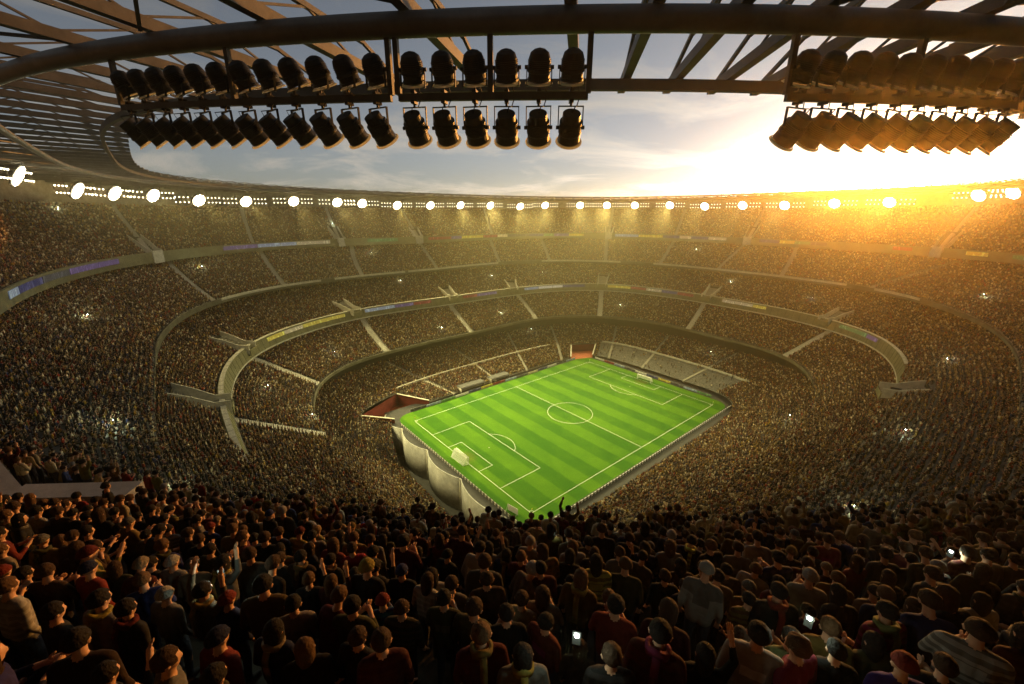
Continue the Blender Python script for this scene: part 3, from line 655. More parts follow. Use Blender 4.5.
# ------------------------------------------------------------------ floodlight banks round the rim, all lit
LAMP_TH = [162.4, 151.7, 145.6, 139.7, 132.9, 125.5, 117.2, 108.5, 102.9, 94.1, 84.7, 75.6, 66.5, 57.7, 50.7, 41.4, 34.5, 27.4, 18.6, 10, 1.3, -7.3, -16, -24.3, -35.8, -40]
LAMP_Z = [86.5, 84.3, 84.1, 83.9, 82.6, 82.5, 82.9, 82.7, 82.3, 81.5, 81.6, 81.8, 81.9, 81.4, 82.2, 82.3, 82.3, 82.3, 82.3, 81.6, 82.1, 82, 82.8, 83.1, 85.2, 85.8]
def flood_proto():
    root = empty('floodlight_bank'); f = MB()
    f.beam((-9, 0, .95), (9, 0, .95), .18, .18, M['steel']); f.beam((-9, 0, -.85), (9, 0, -.85), .18, .18, M['steel'])
    for x in (-8.9, -4, 0, 4, 8.9): f.beam((x, 0, -.9), (x, 0, 1.0), .14, .14, M['steel'], (0, 1, 0))
    f.build('frame', root)
    for x in (-4, 4):
        f = MB(); f.beam((x, -.1, 1), (x, -.1, 3.2), .16, .16, M['steel'], (0, 1, 0)); f.build('hanger', root)
    ax = np.array([0, .86, -.5])
    f = MB(); f.lathe([(0, 2.2), (.05, 2.75), (.35, 2.75), (.4, 2.5)], (0, .1, .05), ax, M['black'], 24); f.build('lamp_housing', root)
    f = MB(); ex = np.array([1, 0, 0]); ez = np.cross(ex, ax)
    for ring, nn in ((0, 1), (.95, 6), (1.9, 12)):
        for q in range(nn):
            t = 2*math.pi*q/nn; f.lathe([(0, .2), (.12, .47), (.2, .48), (.24, .3), (.25, .02)], np.array([0, .1, .05])+ax*.4+ex*ring*math.cos(t)+ez*ring*math.sin(t), ax, M['lamp_on'], 10)
    f.build('lamp', root)
    base = None
    for zz in (.95, -.85):
        for k in range(12):
            x = -8.8+17.6*k/11
            if abs(x) < 2.6: continue
            f = MB()
            if base is None:
                f.lathe([(-.1, .12), (.05, .22), (.2, .24), (.21, .02)], (0, 0, 0), ax, M['bulb_on'], 10); base = f.build('bulb', root, True); o = base
            else: o = base.copy(); COL.objects.link(o); o.parent = root
            o.location = (x, .22, zz)
    return root
fp = flood_proto(); spots = []
for k, (th, z) in enumerate(zip(LAMP_TH, LAMP_Z)):
    o = fp if k == 0 else copy_tree(fp)
    p, t, i = ring_frame(th, .95); o.location = (p[0], p[1], z); o.rotation_euler = (0, 0, math.atan2(i[1], i[0])-math.pi/2)
    zr = look(zR, th)+.6
    for ch in o.children:
        if ch.name.startswith('hanger'): ch.scale = (1, 1, 1)
    tag(o, f'bright floodlight bank under the roof rim, {ordinal(k)} from the left in the row', 'floodlight', 'floodlight banks round the roof rim')
    spots.append((p[0], p[1], z, i))
SPOT_W = 270000
for k, (x, y, z, i) in enumerate(spots):
    L = bpy.data.lights.new('floodlight_beam', 'SPOT'); L.energy = SPOT_W; L.color = (1, .87, .38); L.spot_size = 52*D2R; L.spot_blend = 1.0; L.shadow_soft_size = 1.2
    o = bpy.data.objects.new('floodlight_beam', L); COL.objects.link(o); o.location = (x+i[0]*1.2, y+i[1]*1.2, z-1.2)
    tgt = Vector((-16 + rnd.uniform(-22, 22), rnd.uniform(-14, 18), 0)); o.rotation_euler = (tgt-Vector(o.location)).to_track_quat('-Z', 'Y').to_euler()

    L = bpy.data.lights.new('floodlight_spill', 'SPOT'); L.energy = SPOT_W*.10; L.color = (1, .76, .22); L.spot_size = 100*D2R; L.spot_blend = 1.0; L.shadow_soft_size = 1.2
    q = bpy.data.objects.new('floodlight_spill', L); COL.objects.link(q); q.location = o.location; q.rotation_euler = (Vector((x*.3, y*.3, 20))-Vector(o.location)).to_track_quat('-Z', 'Y').to_euler()

# ------------------------------------------------------------------ people
def capsules(pose):
    """(p0, p1, r0, r1, material key, hand?) for a 1.75 m adult facing +y"""
    C = []; add = lambda a, b, r, q, m: C.append((np.array(a, float), np.array(b, float), r, q, m))
    sit = pose in ('sit', 'sit_lean'); zh = .50 if sit else .95; lean = .16 if pose in ('sit_lean', 'lean') else .02
    dz = zh-.95; W = lambda y, z: (y + lean*(z-.95)/.5, z+dz)
    def P(x, y, z):
        y2, z2 = W(y, z) if z > .95 else (y, z+dz); return (x, y2, z2)
    for s in (-1, 1):
        add(P(s*.07, 0, .96), P(s*.09, 0, 1.18), .125, .118, 'cloth'); add(P(s*.09, 0, 1.18), P(s*.105, 0, 1.36), .118, .11, 'cloth')
        add(P(s*.06, -.01, 1.42), P(s*.185, -.01, 1.405), .07, .07, 'cloth')
        hip = P(s*.09, 0, .93)
        if sit: knee = (s*.11, .44, .50); ank = (s*.12, .42, .09)
        else: knee = (s*.10, .03, .50); ank = (s*.11, -.03, .09)
        add(hip, knee, .098, .065, 'trousers'); add(knee, ank, .062, .045, 'trousers'); add(ank, (ank[0]+s*.02, ank[1]+.15, .05), .048, .038, 'shoe')
        sh = P(s*.205, -.01, 1.39)
        if pose == 'cheer' or (pose == 'one' and s > 0): el = P(s*.33, .06, 1.58); wr = P(s*.27, .10, 1.84)
        elif pose == 'clap' or pose == 'sit_lean': el = P(s*.27, .06, 1.13); wr = P(s*.07, .30, 1.20)
        elif pose == 'sit': el = P(s*.27, .03, 1.12); wr = P(s*.13, .28, 1.05)
        elif pose == 'phone' and s > 0: el = P(s*.26, .16, 1.26); wr = P(s*.12, .33, 1.52)
        else: el = P(s*.265, -.03, 1.11); wr = P(s*.26, .08, .88)
        add(sh, el, .066, .05, 'cloth'); m = (np.array(el)*.35+np.array(wr)*.65); add(el, m, .05, .04, 'cloth'); add(m, wr, .036, .028, 'skin')
        d = np.array(wr)-np.array(el); d /= np.linalg.norm(d); add(wr, np.array(wr)+d*.085, .036, .038, 'hand')
    add(P(0, 0, 1.0), P(0, 0, 1.36), .12, .12, 'cloth'); add(P(0, 0, 1.38), P(0, .01, 1.55), .062, .056, 'skin')
    add(P(0, .012, 1.665), P(0, .03, 1.655), .098, .09, 'skin'); add(P(0, .03, 1.63), P(0, .055, 1.585), .075, .055, 'skin')
    add(P(0, .10, 1.65), P(0, .125, 1.615), .012, .019, 'skin')
    for s in (-1, 1): add(P(s*.098, .005, 1.65), P(s*.103, -.01, 1.62), .022, .016, 'skin')
    head = np.array(P(0, .015, 1.66)); return C, head
def cap_mesh(bm, p, q, r0, r1, seg, rings):
    d = q-p; L = np.linalg.norm(d); d = d/L if L > 1e-6 else np.array([0, 0, 1.])
    ref = np.array([0, 1., 0]) if abs(d[1]) < .9 else np.array([1., 0, 0]); x = np.cross(d, ref); x /= np.linalg.norm(x); y = np.cross(d, x)
    prof = [(p-d*r0*math.sin(a), r0*math.cos(a)) for a in np.linspace(math.pi/2*.96, 0, rings)] + [(q+d*r1*math.sin(a), r1*math.cos(a)) for a in np.linspace(0, math.pi/2*.96, rings)]
    rows = [[bm.verts.new(c + r*(x*math.cos(2*math.pi*k/seg)+y*math.sin(2*math.pi*k/seg))) for k in range(seg)] for c, r in prof]; fs = []
    for a, b_ in zip(rows[:-1], rows[1:]):
        for k in range(seg): fs.append(bm.faces.new((a[k], a[(k+1) % seg], b_[(k+1) % seg], b_[k])))
    fs.append(bm.faces.new(rows[0][::-1])); fs.append(bm.faces.new(rows[-1])); return fs
def hair_mesh(head, style, seg=16, name='hair'):
    bm = bmesh.new(); bmesh.ops.create_uvsphere(bm, u_segments=seg, v_segments=max(8, seg//2), radius=1)
    lim = {'short': -.25, 'long': -1.2, 'beanie': .1}[style]; rr = random.Random(hash((style, round(head[0]*100), round(head[2]*100))) & 255)
    for v in bm.verts:
        c = v.co.copy(); j = 1+.05*math.sin(13*c.x+5*c.z)*math.cos(11*c.y+3*c.z) + (rr.uniform(-.05, .05) if style != 'beanie' else 0)
        v.co = Vector((c.x*.106*j, c.y*.116*j-.012, c.z*.113*j+.012))
        if style == 'long' and c.z < 0: v.co.z -= .22*(-c.z)**.7; v.co.y -= .035*(-c.z); v.co.x *= 1.05
        if style == 'beanie' and abs(c.z) < .3: v.co.x *= 1.06; v.co.y *= 1.06
    kill = [f for f in bm.faces if (lambda m: m.y > .055 and m.z < .062)(f.calc_center_median()) and style != 'beanie' or f.calc_center_median().z < lim*.12 - (.0 if style != 'long' else .3)]
    bmesh.ops.delete(bm, geom=kill, context='FACES')
    for v in bm.verts: v.co += Vector(head)
    for f in bm.faces: f.smooth = True
    me = bpy.data.meshes.new(name); bm.to_mesh(me); bm.free(); return me
KEYS = ['cloth', 'trousers', 'skin', 'shoe']
def near_body(pose):
    C, head = capsules(pose); bm = bmesh.new()
    for p, q, r0, r1, m in C: cap_mesh(bm, p, q, r0, r1, 14, 5)
    me = bpy.data.meshes.new('body_raw'); bm.to_mesh(me); bm.free()
    o = bpy.data.objects.new('body_raw', me); COL.objects.link(o)
    md = o.modifiers.new('r', 'REMESH'); md.mode = 'VOXEL'; md.voxel_size = .017
    ms = o.modifiers.new('s', 'SMOOTH'); ms.iterations = 4; ms.factor = .5
    dg = bpy.context.evaluated_depsgraph_get(); me2 = bpy.data.meshes.new_from_object(o.evaluated_get(dg)); bpy.data.objects.remove(o); bpy.data.meshes.remove(me)
    bm = bmesh.new(); bm.from_mesh(me2)
    P0 = np.array([c[0] for c in C]); P1 = np.array([c[1] for c in C]); R0 = np.array([c[2] for c in C]); R1 = np.array([c[3] for c in C])
    mk = [KEYS.index('skin' if c[4] == 'hand' else c[4]) for c in C]
    bm.faces.ensure_lookup_table()
    X = np.array([f.calc_center_median() for f in bm.faces]); best = np.full(len(X), 9.); mi = np.zeros(len(X), int)
    for j in range(len(C)):
        d = P1[j]-P0[j]; t = np.clip(((X-P0[j])@d)/(d@d), 0, 1); ds = np.linalg.norm(X-(P0[j]+t[:, None]*d), axis=1)-(R0[j]+(R1[j]-R0[j])*t)
        k = ds < best; best[k] = ds[k]; mi[k] = mk[j]
    for f, i in zip(bm.faces, mi): f.material_index = int(i); f.smooth = True
    for p, q, r0, r1, m in C:                          # five fingers on every hand, slightly curled
        if m != 'hand': continue
        d = (q-p)/np.linalg.norm(q-p); side = np.cross(d, [0, 1, .3]); side /= np.linalg.norm(side); nrm = np.cross(side, d); tip = q+d*.025
        for k, (off, L) in enumerate(((-.030, .062), (-.010, .078), (.010, .082), (.029, .070))):
            a = tip+side*off; b_ = a+(d+nrm*.2)/1.02*L*.55; c = b_+(d*.8+nrm*.6)*L*.45
            for u, v, ra, rb in ((a, b_, .0095, .0085), (b_, c, .0085, .007)):
                for f in cap_mesh(bm, u, v, ra, rb, 6, 2): f.material_index = 2; f.smooth = True
        a = p+d*.03+side*.032; b_ = a+(side*.75+d*.65)*.045; c = b_+(d*.9+side*.2+nrm*.3)*.035
        for u, v, ra, rb in ((a, b_, .013, .011), (b_, c, .011, .009)):
            for f in cap_mesh(bm, u, v, ra, rb, 6, 2): f.material_index = 2; f.smooth = True
    me3 = bpy.data.meshes.new('person_body'); bm.to_mesh(me3); bm.free(); bpy.data.meshes.remove(me2)
    for k in KEYS: me3.materials.append(M[k+'1'] if k in ('cloth', 'trousers') else M[k])
    return me3, head
def far_body(pose):
    C, head = capsules(pose); bm = bmesh.new()
    for p, q, r0, r1, m in C:
        if r0 < .03: continue
        for f in cap_mesh(bm, p, q, r0*1.06, r1*1.06, 6, 2): f.material_index = KEYS.index('skin' if m == 'hand' else m); f.smooth = True
    me = bpy.data.meshes.new('crowd_figure')
    h = hair_mesh(head, 'short', 8, 'hr'); n0 = len(bm.faces); bm.from_mesh(h); bm.faces.ensure_lookup_table()
    for f in bm.faces[n0:]: f.material_index = 4
    bm.to_mesh(me); bm.free()
    for k in KEYS: me.materials.append(M[k+'0'] if k in ('cloth', 'trousers') else M[k])
    me.materials.append(M['hair0']); return me

PAL = [('black', (.02, .02, .022), 12), ('charcoal', (.055, .052, .05), 8), ('navy', (.02, .028, .10), 10), ('blue', (.04, .07, .30), 7), ('dark red', (.20, .02, .02), 9), ('red', (.38, .05, .03), 6), ('brown', (.14, .075, .04), 10),
       ('ochre', (.42, .28, .07), 9), ('yellow', (.60, .48, .10), 4), ('white', (.70, .68, .62), 11), ('beige', (.48, .39, .27), 8), ('olive', (.14, .14, .05), 6), ('grey', (.25, .25, .24), 6)]
PW = np.array([p[2] for p in PAL], float); PW /= PW.sum(); PC = np.array([p[1] for p in PAL])*.8
HAIR = [('black', (.012, .01, .009)), ('dark brown', (.035, .02, .012)), ('brown', (.08, .045, .022)), ('fair', (.25, .16, .07)), ('grey', (.2, .19, .18))]
HW = np.array([.50, .33, .13, .03, .01]); HC = np.array([h_[1] for h_ in HAIR])

# everybody's place in the stands
pos = []; tid = []; rowi = []
for ti, (name, (r0, z0, r1, z1, N)) in enumerate(TIERS.items()):
    for k in range(N):
        t = (k+.5)/N; rmid = (r0+(r1-r0)*t)
        arcl = np.concatenate([[0], np.cumsum(rmid*.5*D2R)]); sp_ = .49 if name == 'top' else .54; n = int(arcl[-1]/sp_); s = (np.arange(n)+rng.uniform(0, 1)+rng.normal(0, .13, n))*sp_
        th = np.interp(s % arcl[-1], arcl, np.append(TH, 360)); tt = np.clip(t+rng.normal(0, .14, n)/N, 0, 1)
        P = tier_pos(name, tt, th); P[:, 2] = look(z0, th)+(look(z1, th)-look(z0, th))*k/N
        keep = rng.random(n) > .05; ths_ = np.where(th > 180, th-360, th)
        for a0, a1 in AISLES[name]:
            ac = a0+(a1-a0)*t; d = np.abs((th-ac+180) % 360-180)*D2R*look(rmid, th); keep &= d > ({'second': 1.6, 'upper': 1.2, 'top': 1., 'lower': .8}[name])
        for tn, va, hw, dep in EXCL:
            if tn == name: keep &= ~((np.abs((th-va+180) % 360-180)*D2R*look(rmid, th) < hw+.12*dep*.5) & (t*look(r1-r0, th) < dep))
        if name == 'lower':
            keep &= ~((ths_ > GREY[0]) & (ths_ < GREY[1]) & (t < GREY[2]+.01) & (rng.random(n) > .04))
            for a0, a1, tm, _ in TUNNELS: keep &= ~((th > a0-.2) & (th < a1+.2) & (t < tm+.02))
            keep &= ~((np.abs(t-.42) < .012) & (ths_ > -27) & (ths_ < 131))
            for x, L in DUG: keep &= ~((np.abs(P[:, 0]-x) < L/2+.6) & (P[:, 1] > 0) & (P[:, 1] < 48.4))
        if name == 'top':                                # concrete vomitory at the left of the near rows is kept clear
            q = P-CAM; uf = q[:, 0]*math.cos(YAW)+q[:, 1]*math.sin(YAW); vr = q[:, 0]*math.sin(YAW)-q[:, 1]*math.cos(YAW)
            keep &= ~((uf > 10.6) & (uf < 15.2) & (vr < -13.1) & (vr > -21.5))
            keep &= ~(np.hypot(q[:, 0], q[:, 1]) < 1.5)
        px, py, zc = project(P+np.array([0, 0, 1.2]))
        keep &= (zc > .5) & (px > -220) & (px < 1244) & (py < 1000) & (py > 100)
        pos.append(P[keep]); tid.append(np.full(keep.sum(), ti)); rowi.append(np.full(keep.sum(), k))
pos = np.concatenate(pos); tid = np.concatenate(tid); rowi = np.concatenate(rowi); NP = len(pos)
face = np.arctan2(-pos[:, 1]*.9, -pos[:, 0]-0)-math.pi/2 + rng.normal(0, .28, NP)
size = rng.normal(.985, .055, NP); tint = PC[rng.choice(len(PAL), NP, p=PW)]*rng.uniform(.4, 1.2, (NP, 1))*np.array([1., .84, .52]); tint = np.where(rng.random((NP, 1)) < .11, np.array([.8, .72, .5])*rng.uniform(.6, 1, (NP, 1)), tint); hi = rng.choice(5, NP, p=HW)
cidx = np.array([int(np.argmin(((PC-c)**2).sum(1))) for c in tint]) if NP < 2000 else None
# the 300 that show largest become persons of their own
px, py, zc = project(pos+np.array([0, 0, 1.3]))
cand = np.where((tid == 4) & (zc > 1) & (px > -15) & (px < 1039) & (py > 470) & (py < 720) & (np.linalg.norm(pos-CAM, axis=1) < 40))[0]
cand = cand[np.argsort(zc[cand])][:300]; solo = np.zeros(NP, bool); solo[cand] = True
print('people', NP, 'solo', len(cand), 'depth', zc[cand].min(), zc[cand].max())
POSES = ['stand', 'stand', 'cheer', 'one', 'clap', 'lean', 'phone']; PW2 = [.34, .2, .025, .03, .2, .16, .05]
PDESC = {'stand': 'arms down', 'cheer': 'both arms raised', 'one': 'right arm raised', 'clap': 'clapping', 'lean': 'leaning forward', 'phone': 'hand at face'}
bodies = {p_: near_body(p_) for p_ in set(POSES)}
for p_, (me, hd_) in bodies.items(): me['p'] = p_
STY = ['short', 'short', 'short', 'short', 'short', 'long', 'long', 'beanie']; hairs = {(p_, s_): hair_mesh(bodies[p_][1], s_) for p_ in bodies for s_ in set(STY)}
for me in hairs.values(): me.materials.append(M['hair1'])
sm = MB(); sm.sweep([[np.array([(.088+dx)*math.cos(q), (.088+dx)*math.sin(q)+.0, 1.485+dz+.012*math.sin(3*q)-.03*math.sin(q)]) for dx, dz in ((-.02, -.045), (.03, -.05), (.035, .03), (-.01, .045))] for q in np.linspace(0, 2*math.pi, 19)[:-1]], M['cloth1'], True)
sm.sweep([[np.array([x_, y_, z_]) for x_ in (-.03, .045)] + [np.array([x_, y_-.02, z_]) for x_ in (.045, -.03)] for y_, z_ in ((-.105, 1.49), (-.155, 1.40), (-.16, 1.2), (-.15, 1.02))], M['cloth1'], False)
scarf_me = sm.mesh('scarf', True)
first = {}
rows_of = {}
for i in cand: rows_of.setdefault(int(rowi[i]), []).append(i)
order = {}
for r, l in rows_of.items():
    for k, i in enumerate(sorted(l, key=lambda j: px[j])): order[i] = k
for i in cand:
    p_ = rnd.choices(POSES, PW2)[0] if len(POSES) == len(PW2) else 'stand'; s_ = rnd.choice(STY)
    ci = int(rng.choice(len(PAL), p=PW)); col = PC[ci]*rng.uniform(.18, .48); hn, hc = HAIR[hi[i]]  # near tops darkened; the dimness of the nearest rows sits in their colour
    if s_ == 'beanie': hn, hc = PAL[(ci*5+3) % 13][0], PC[(ci*5+3) % 13]*.7
    if s_ == 'beanie': hc = hc*.5
    elif s_ == 'long' and hn in ('fair', 'grey'): hn, hc = HAIR[1]
    hc = np.array(hc)
    key = (p_, s_)
    if key not in first:
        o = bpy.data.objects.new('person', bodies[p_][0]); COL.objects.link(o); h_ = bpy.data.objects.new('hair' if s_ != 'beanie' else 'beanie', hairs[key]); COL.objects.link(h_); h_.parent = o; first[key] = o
    else:
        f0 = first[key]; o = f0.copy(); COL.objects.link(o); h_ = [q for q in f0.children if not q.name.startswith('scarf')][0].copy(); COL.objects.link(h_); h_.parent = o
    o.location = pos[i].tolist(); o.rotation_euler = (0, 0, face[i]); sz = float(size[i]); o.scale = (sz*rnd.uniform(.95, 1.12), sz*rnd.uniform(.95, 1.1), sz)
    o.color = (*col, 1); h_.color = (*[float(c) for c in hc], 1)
    hd_desc = f'{hn} beanie' if s_ == 'beanie' else (f'long {hn} hair' if s_ == 'long' else f'short {hn} hair')
    if p_ in ('stand', 'cheer', 'one', 'phone') and rnd.random() < .2:
        sf = bpy.data.objects.new('scarf', scarf_me); COL.objects.link(sf); sf.parent = o; sf.color = (*(PC[rnd.randrange(len(PAL))]*.45), 1)  # scarves carry the same painted dimness as the tops
    tag(o, f'{PAL[ci][0]} top, {hd_desc}, {PDESC[p_]}, row {rowi[i]+1}, {ordinal(order[i])} from left', 'person', 'spectators in the nearest rows')

# the rest of the crowd reads as one mass
vc = bpy.data.collections.new('crowd_figures')
for j, p_ in enumerate(['stand', 'sit', 'cheer', 'clap', 'sit_lean', 'one']):
    o = bpy.data.objects.new(f'crowd_figure_{j}', far_body(p_)); vc.objects.link(o)
keep = ~solo; n = keep.sum(); me = bpy.data.meshes.new('crowd'); me.from_pydata(pos[keep].tolist(), [], [])
at = me.attributes.new('var', 'INT', 'POINT'); at.data.foreach_set('value', rng.choice(6, n, p=[.36, .26, .03, .15, .16, .04]).astype(np.int32))
at = me.attributes.new('rot', 'FLOAT_VECTOR', 'POINT'); rv = np.zeros((n, 3), np.float32); rv[:, 2] = face[keep]; at.data.foreach_set('vector', rv.ravel())
at = me.attributes.new('siz', 'FLOAT', 'POINT'); at.data.foreach_set('value', size[keep].astype(np.float32))
at = me.attributes.new('tint', 'FLOAT_COLOR', 'POINT'); at.data.foreach_set('color', np.concatenate([tint[keep], np.ones((n, 1))], 1).astype(np.float32).ravel())
at = me.attributes.new('hair', 'FLOAT_COLOR', 'POINT'); at.data.foreach_set('color', np.concatenate([HC[hi[keep]], np.ones((n, 1))], 1).astype(np.float32).ravel())
crowd = bpy.data.objects.new('crowd', me); COL.objects.link(crowd)
tag(crowd, 'dense crowd of spectators filling every tier of the stands', 'crowd', None, 'stuff')
ng = bpy.data.node_groups.new('crowd_nodes', 'GeometryNodeTree'); ng.interface.new_socket('Geometry', in_out='INPUT', socket_type='NodeSocketGeometry'); ng.interface.new_socket('Geometry', in_out='OUTPUT', socket_type='NodeSocketGeometry')
N_ = ng.nodes; gi = N_.new('NodeGroupInput'); go = N_.new('NodeGroupOutput'); ip = N_.new('GeometryNodeInstanceOnPoints'); ci = N_.new('GeometryNodeCollectionInfo')
ci.inputs['Collection'].default_value = vc; ci.inputs['Separate Children'].default_value = True; ci.inputs['Reset Children'].default_value = True
def named(nm, dt):
    q = N_.new('GeometryNodeInputNamedAttribute'); q.data_type = dt; q.inputs['Name'].default_value = nm; return q.outputs['Attribute']
er = N_.new('FunctionNodeEulerToRotation'); lk = ng.links.new
lk(gi.outputs[0], ip.inputs['Points']); lk(ci.outputs[0], ip.inputs['Instance']); ip.inputs['Pick Instance'].default_value = True
lk(named('var', 'INT'), ip.inputs['Instance Index']); lk(named('rot', 'FLOAT_VECTOR'), er.inputs[0]); lk(er.outputs[0], ip.inputs['Rotation']); lk(named('siz', 'FLOAT'), ip.inputs['Scale'])
lk(ip.outputs[0], go.inputs[0]); md = crowd.modifiers.new('crowd', 'NODES'); md.node_group = ng

# phone torches held up in the crowd
PH = [(-133.8, 40.7, 52.6, 'in the left upper stand near the concrete stair block'), (-127.3, -25.4, 48.6, 'low in the left upper stand'), (-120.7, -47.2, 46.8, 'just above the dark near rows at the left'), (*loc_uv(5.1, -4.5, 72.4), 'among the nearest rows at the left'),
      (-69.0, 69.5, 21.1, 'in the second tier left of the maroon tunnel'), (-98.6, 40.5, 23.9, 'in the second tier below the leftmost striped stair'), (-104.5, 110.7, 54.9, 'in the fourth tier below the leftmost pale stair block'), (-26.0, 127.8, 54.4, 'in the fourth tier above the shaded tier, left of centre'),
      (-18.3, 110.1, 40.3, 'in the shaded middle tier, left of centre'), (-14.0, 75.9, 20.4, 'in the second tier above the dugouts'), (26.0, 78.1, 21.5, 'in the second tier right of the dugouts'), (39.6, 104.1, 38.0, 'in the shaded tier above the far touchline'), (74.7, 95.9, 38.1, 'in the shaded tier left of the far tunnel'),
      (93.7, 46.2, 22.0, 'in the second tier above the far tunnel'), (43.6, 71.8, 10.2, 'in the lowest tier left of the far tunnel'), (142.7, 27.8, 54.1, 'in the fourth tier behind the far goal'), (89.3, -13.7, 8.8, 'just above the empty grey seats'), (127.6, -2.1, 39.0, 'in the shaded tier behind the far goal'),
      (120.1, -44.3, 37.3, 'in the shaded tier right of the far goal'), (54.1, -96.9, 36.3, 'in the right stand beyond the end of the pale ledge'), (45.1, -64.1, 7.7, 'in the lowest tier right of the pitch'), (-7.3, -96.9, 35.0, 'in the right stand below the pale vomitory'), (101.6, -98.5, 49.7, 'high in the right stand near the frame edge'),
      (-45.6, -96.5, 35.9, 'just above the dark near rows at the right'), (*loc_uv(3.7, 3.5, 73.2), 'among the nearest rows at the right'), (*loc_uv(3.26, .69, 73.5), 'lowest of all, bottom centre'), (*loc_uv(6.57, 8.6, 71.4), 'in the near rows by the right edge'), (*loc_uv(8.4, 1.06, 70.2), 'in the near rows below the near pitch corner'), (-140.0, 105.2, 77.6, 'high in the top tier at the far left'), (-40.7, 141.8, 69.8, 'in the top tier under the rim lights'), (-91.1, 22.1, 18.6, 'low in the second tier left of the curved wall')]
ph0 = None
for k, (x, y, z, where) in enumerate(PH):
    if ph0 is None:
        o = ph0 = empty('phone'); a = MB(); a.box((0, 0, 0), (.085, .014, .17), M['phone']); a.build('phone_body', o)
        a = MB(); a.lathe([(0, .02), (.03, .06), (.05, .055), (.06, .01)], (0, -.008, .06), (0, -1, 0), M['phone_on'], 12); a.build('torch', o, True)
    else: o = copy_tree(ph0)
    o.location = (x, y, z+1.95); d = CAM-np.array((x, y, z)); dist = float(np.linalg.norm(d)); o.rotation_euler = (0, 0, math.atan2(d[1], d[0])+math.pi/2); 
    if dist < 30:
        for ch in o.children:
            if ch.name.startswith('torch'): ch.scale = (.4, .4, .4); ch.location = (0, -.006, .036)
    tag(o, 'lit phone torch ' + where, 'phone', 'phone torches lit in the crowd')
    L = bpy.data.lights.new('torch_light', 'POINT'); L.energy = 7 if dist < 30 else 260; L.color = (.8, 1, .75); L.shadow_soft_size = .05
    q = bpy.data.objects.new('torch_light', L); COL.objects.link(q); d /= dist; q.location = (x+d[0]*.3, y+d[1]*.3, z+2.1)

# ------------------------------------------------------------------ world: low evening sky with thin cloud
SUN_EL, SUN_AZ = 4.0, 9.9
w = bpy.data.worlds.new('World'); sc.world = w; w.use_nodes = True; nt = w.node_tree; bg = nt.nodes['Background']
sk = nt.nodes.new('ShaderNodeTexSky'); sk.sky_type = 'NISHITA'; sk.sun_disc = False; sk.sun_elevation = SUN_EL*D2R; sk.sun_rotation = (90-SUN_AZ)*D2R
sk.air_density = .6; sk.dust_density = .5; sk.ozone_density = 1.5
tc = nt.nodes.new('ShaderNodeTexCoord'); sp = nt.nodes.new('ShaderNodeSeparateXYZ'); nt.links.new(tc.outputs['Generated'], sp.inputs[0])
def mnode(op, a, bb=None):
    m = nt.nodes.new('ShaderNodeMath'); m.operation = op
    for i, v in enumerate((a, bb)):
        if v is None: continue
        if isinstance(v, (int, float)): m.inputs[i].default_value = v
        else: nt.links.new(v, m.inputs[i])
    return m.outputs[0]
zz = mnode('ADD', mnode('MAXIMUM', sp.outputs[2], 0), .12)       # a cloud sheet at one height: thinner and flatter towards the horizon
cv = nt.nodes.new('ShaderNodeCombineXYZ'); nt.links.new(mnode('DIVIDE', sp.outputs[0], zz), cv.inputs[0]); nt.links.new(mnode('DIVIDE', sp.outputs[1], zz), cv.inputs[1])
cn = nt.nodes.new('ShaderNodeTexNoise'); cn.inputs['Scale'].default_value = .9; cn.inputs['Detail'].default_value = 9; cn.inputs['Roughness'].default_value = .62; cn.inputs['Distortion'].default_value = .6
nt.links.new(cv.outputs[0], cn.inputs['Vector'])
cr = nt.nodes.new('ShaderNodeValToRGB'); cr.color_ramp.elements[0].position = .47; cr.color_ramp.elements[1].position = .62; nt.links.new(cn.outputs['Fac'], cr.inputs[0])
hs = nt.nodes.new('ShaderNodeHueSaturation'); hs.inputs['Saturation'].default_value = .42; nt.links.new(sk.outputs[0], hs.inputs['Color'])
lum = nt.nodes.new('ShaderNodeRGBToBW'); nt.links.new(sk.outputs[0], lum.inputs[0])
cm = nt.nodes.new('ShaderNodeMix'); cm.data_type = 'RGBA'; cm.blend_type = 'MULTIPLY'; cm.inputs['Factor'].default_value = 1
cw = nt.nodes.new('ShaderNodeCombineColor'); L15 = mnode('MULTIPLY', lum.outputs[0], 1.5)
for q in range(3): nt.links.new(mnode('ADD', mnode('MULTIPLY', L15, (1.0, .93, .82)[q]), (.9, .85, .75)[q]), cw.inputs[q])
mx = nt.nodes.new('ShaderNodeMix'); mx.data_type = 'RGBA'; nt.links.new(mnode('MULTIPLY', cr.outputs[0], .8), mx.inputs['Factor']); nt.links.new(hs.outputs[0], mx.inputs['A']); nt.links.new(cw.outputs[0], mx.inputs['B'])
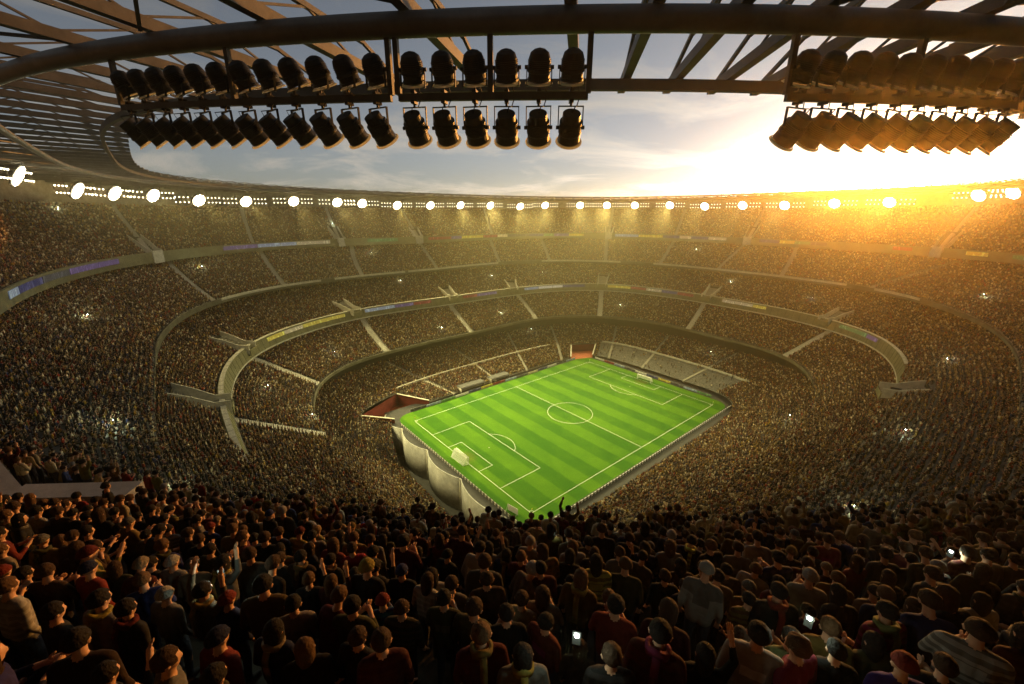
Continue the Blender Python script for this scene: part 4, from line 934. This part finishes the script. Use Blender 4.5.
# the bright aureole of the low sun
vd = nt.nodes.new('ShaderNodeVectorMath'); vd.operation = 'DOT_PRODUCT'; nt.links.new(tc.outputs['Generated'], vd.inputs[0])
vd.inputs[1].default_value = (math.cos(SUN_AZ*D2R)*math.cos(SUN_EL*D2R), math.sin(SUN_AZ*D2R)*math.cos(SUN_EL*D2R), math.sin(SUN_EL*D2R))
ag = mnode('ARCCOSINE', mnode('MINIMUM', vd.outputs['Value'], .999999))
glow = mnode('ADD', mnode('MULTIPLY', mnode('POWER', 2.71828, mnode('MULTIPLY', ag, -1/(1.3*D2R))), 500), mnode('MULTIPLY', mnode('POWER', 2.71828, mnode('MULTIPLY', ag, -1/(5.0*D2R))), 9))
gc = nt.nodes.new('ShaderNodeCombineColor')
for q in range(3): nt.links.new(mnode('MULTIPLY', glow, (1, .74, .36)[q]), gc.inputs[q])
ad = nt.nodes.new('ShaderNodeMix'); ad.data_type = 'RGBA'; ad.blend_type = 'ADD'; ad.inputs['Factor'].default_value = 1
nt.links.new(mx.outputs['Result'], ad.inputs['A']); nt.links.new(gc.outputs[0], ad.inputs['B'])
nt.links.new(ad.outputs['Result'], bg.inputs['Color']); bg.inputs['Strength'].default_value = .115
sun = bpy.data.lights.new('sun', 'SUN'); sun.energy = 4.5; sun.angle = .5*D2R; sun.color = (1, .38, .05); so = bpy.data.objects.new('sun', sun); COL.objects.link(so)
sd = Vector((math.cos(SUN_AZ*D2R)*math.cos(SUN_EL*D2R), math.sin(SUN_AZ*D2R)*math.cos(SUN_EL*D2R), math.sin(SUN_EL*D2R))); so.rotation_euler = sd.to_track_quat('Z', 'Y').to_euler(); so.location = (0, 0, 150)

# ------------------------------------------------------------------ air
HZ = MB(); HZ.box((0, 0, 41), (486, 486, 108), None)
hm = bpy.data.materials.new('evening_air'); hm.use_nodes = True; nt2 = hm.node_tree; nt2.nodes.remove(nt2.nodes['Principled BSDF'])
pv = nt2.nodes.new('ShaderNodeVolumePrincipled'); pv.inputs['Color'].default_value = (1, .86, .5, 1); pv.inputs['Density'].default_value = .0008; pv.inputs['Anisotropy'].default_value = .87
nt2.links.new(pv.outputs[0], nt2.nodes['Material Output'].inputs['Volume'])
HZ.mats = [hm]; tag(HZ.build('haze'), kind='stuff')

# ------------------------------------------------------------------ render settings
c = sc.cycles; c.max_bounces = 4; c.diffuse_bounces = 2; c.glossy_bounces = 2; c.transmission_bounces = 2; c.volume_bounces = 0; c.transparent_max_bounces = 8
c.use_denoising = True
try: c.sample_clamp_indirect = 6
except Exception: pass
vs = sc.view_settings; vs.view_transform = 'Standard'; vs.look = 'None'; vs.exposure = 0; vs.gamma = 1; vs.use_curve_mapping = False
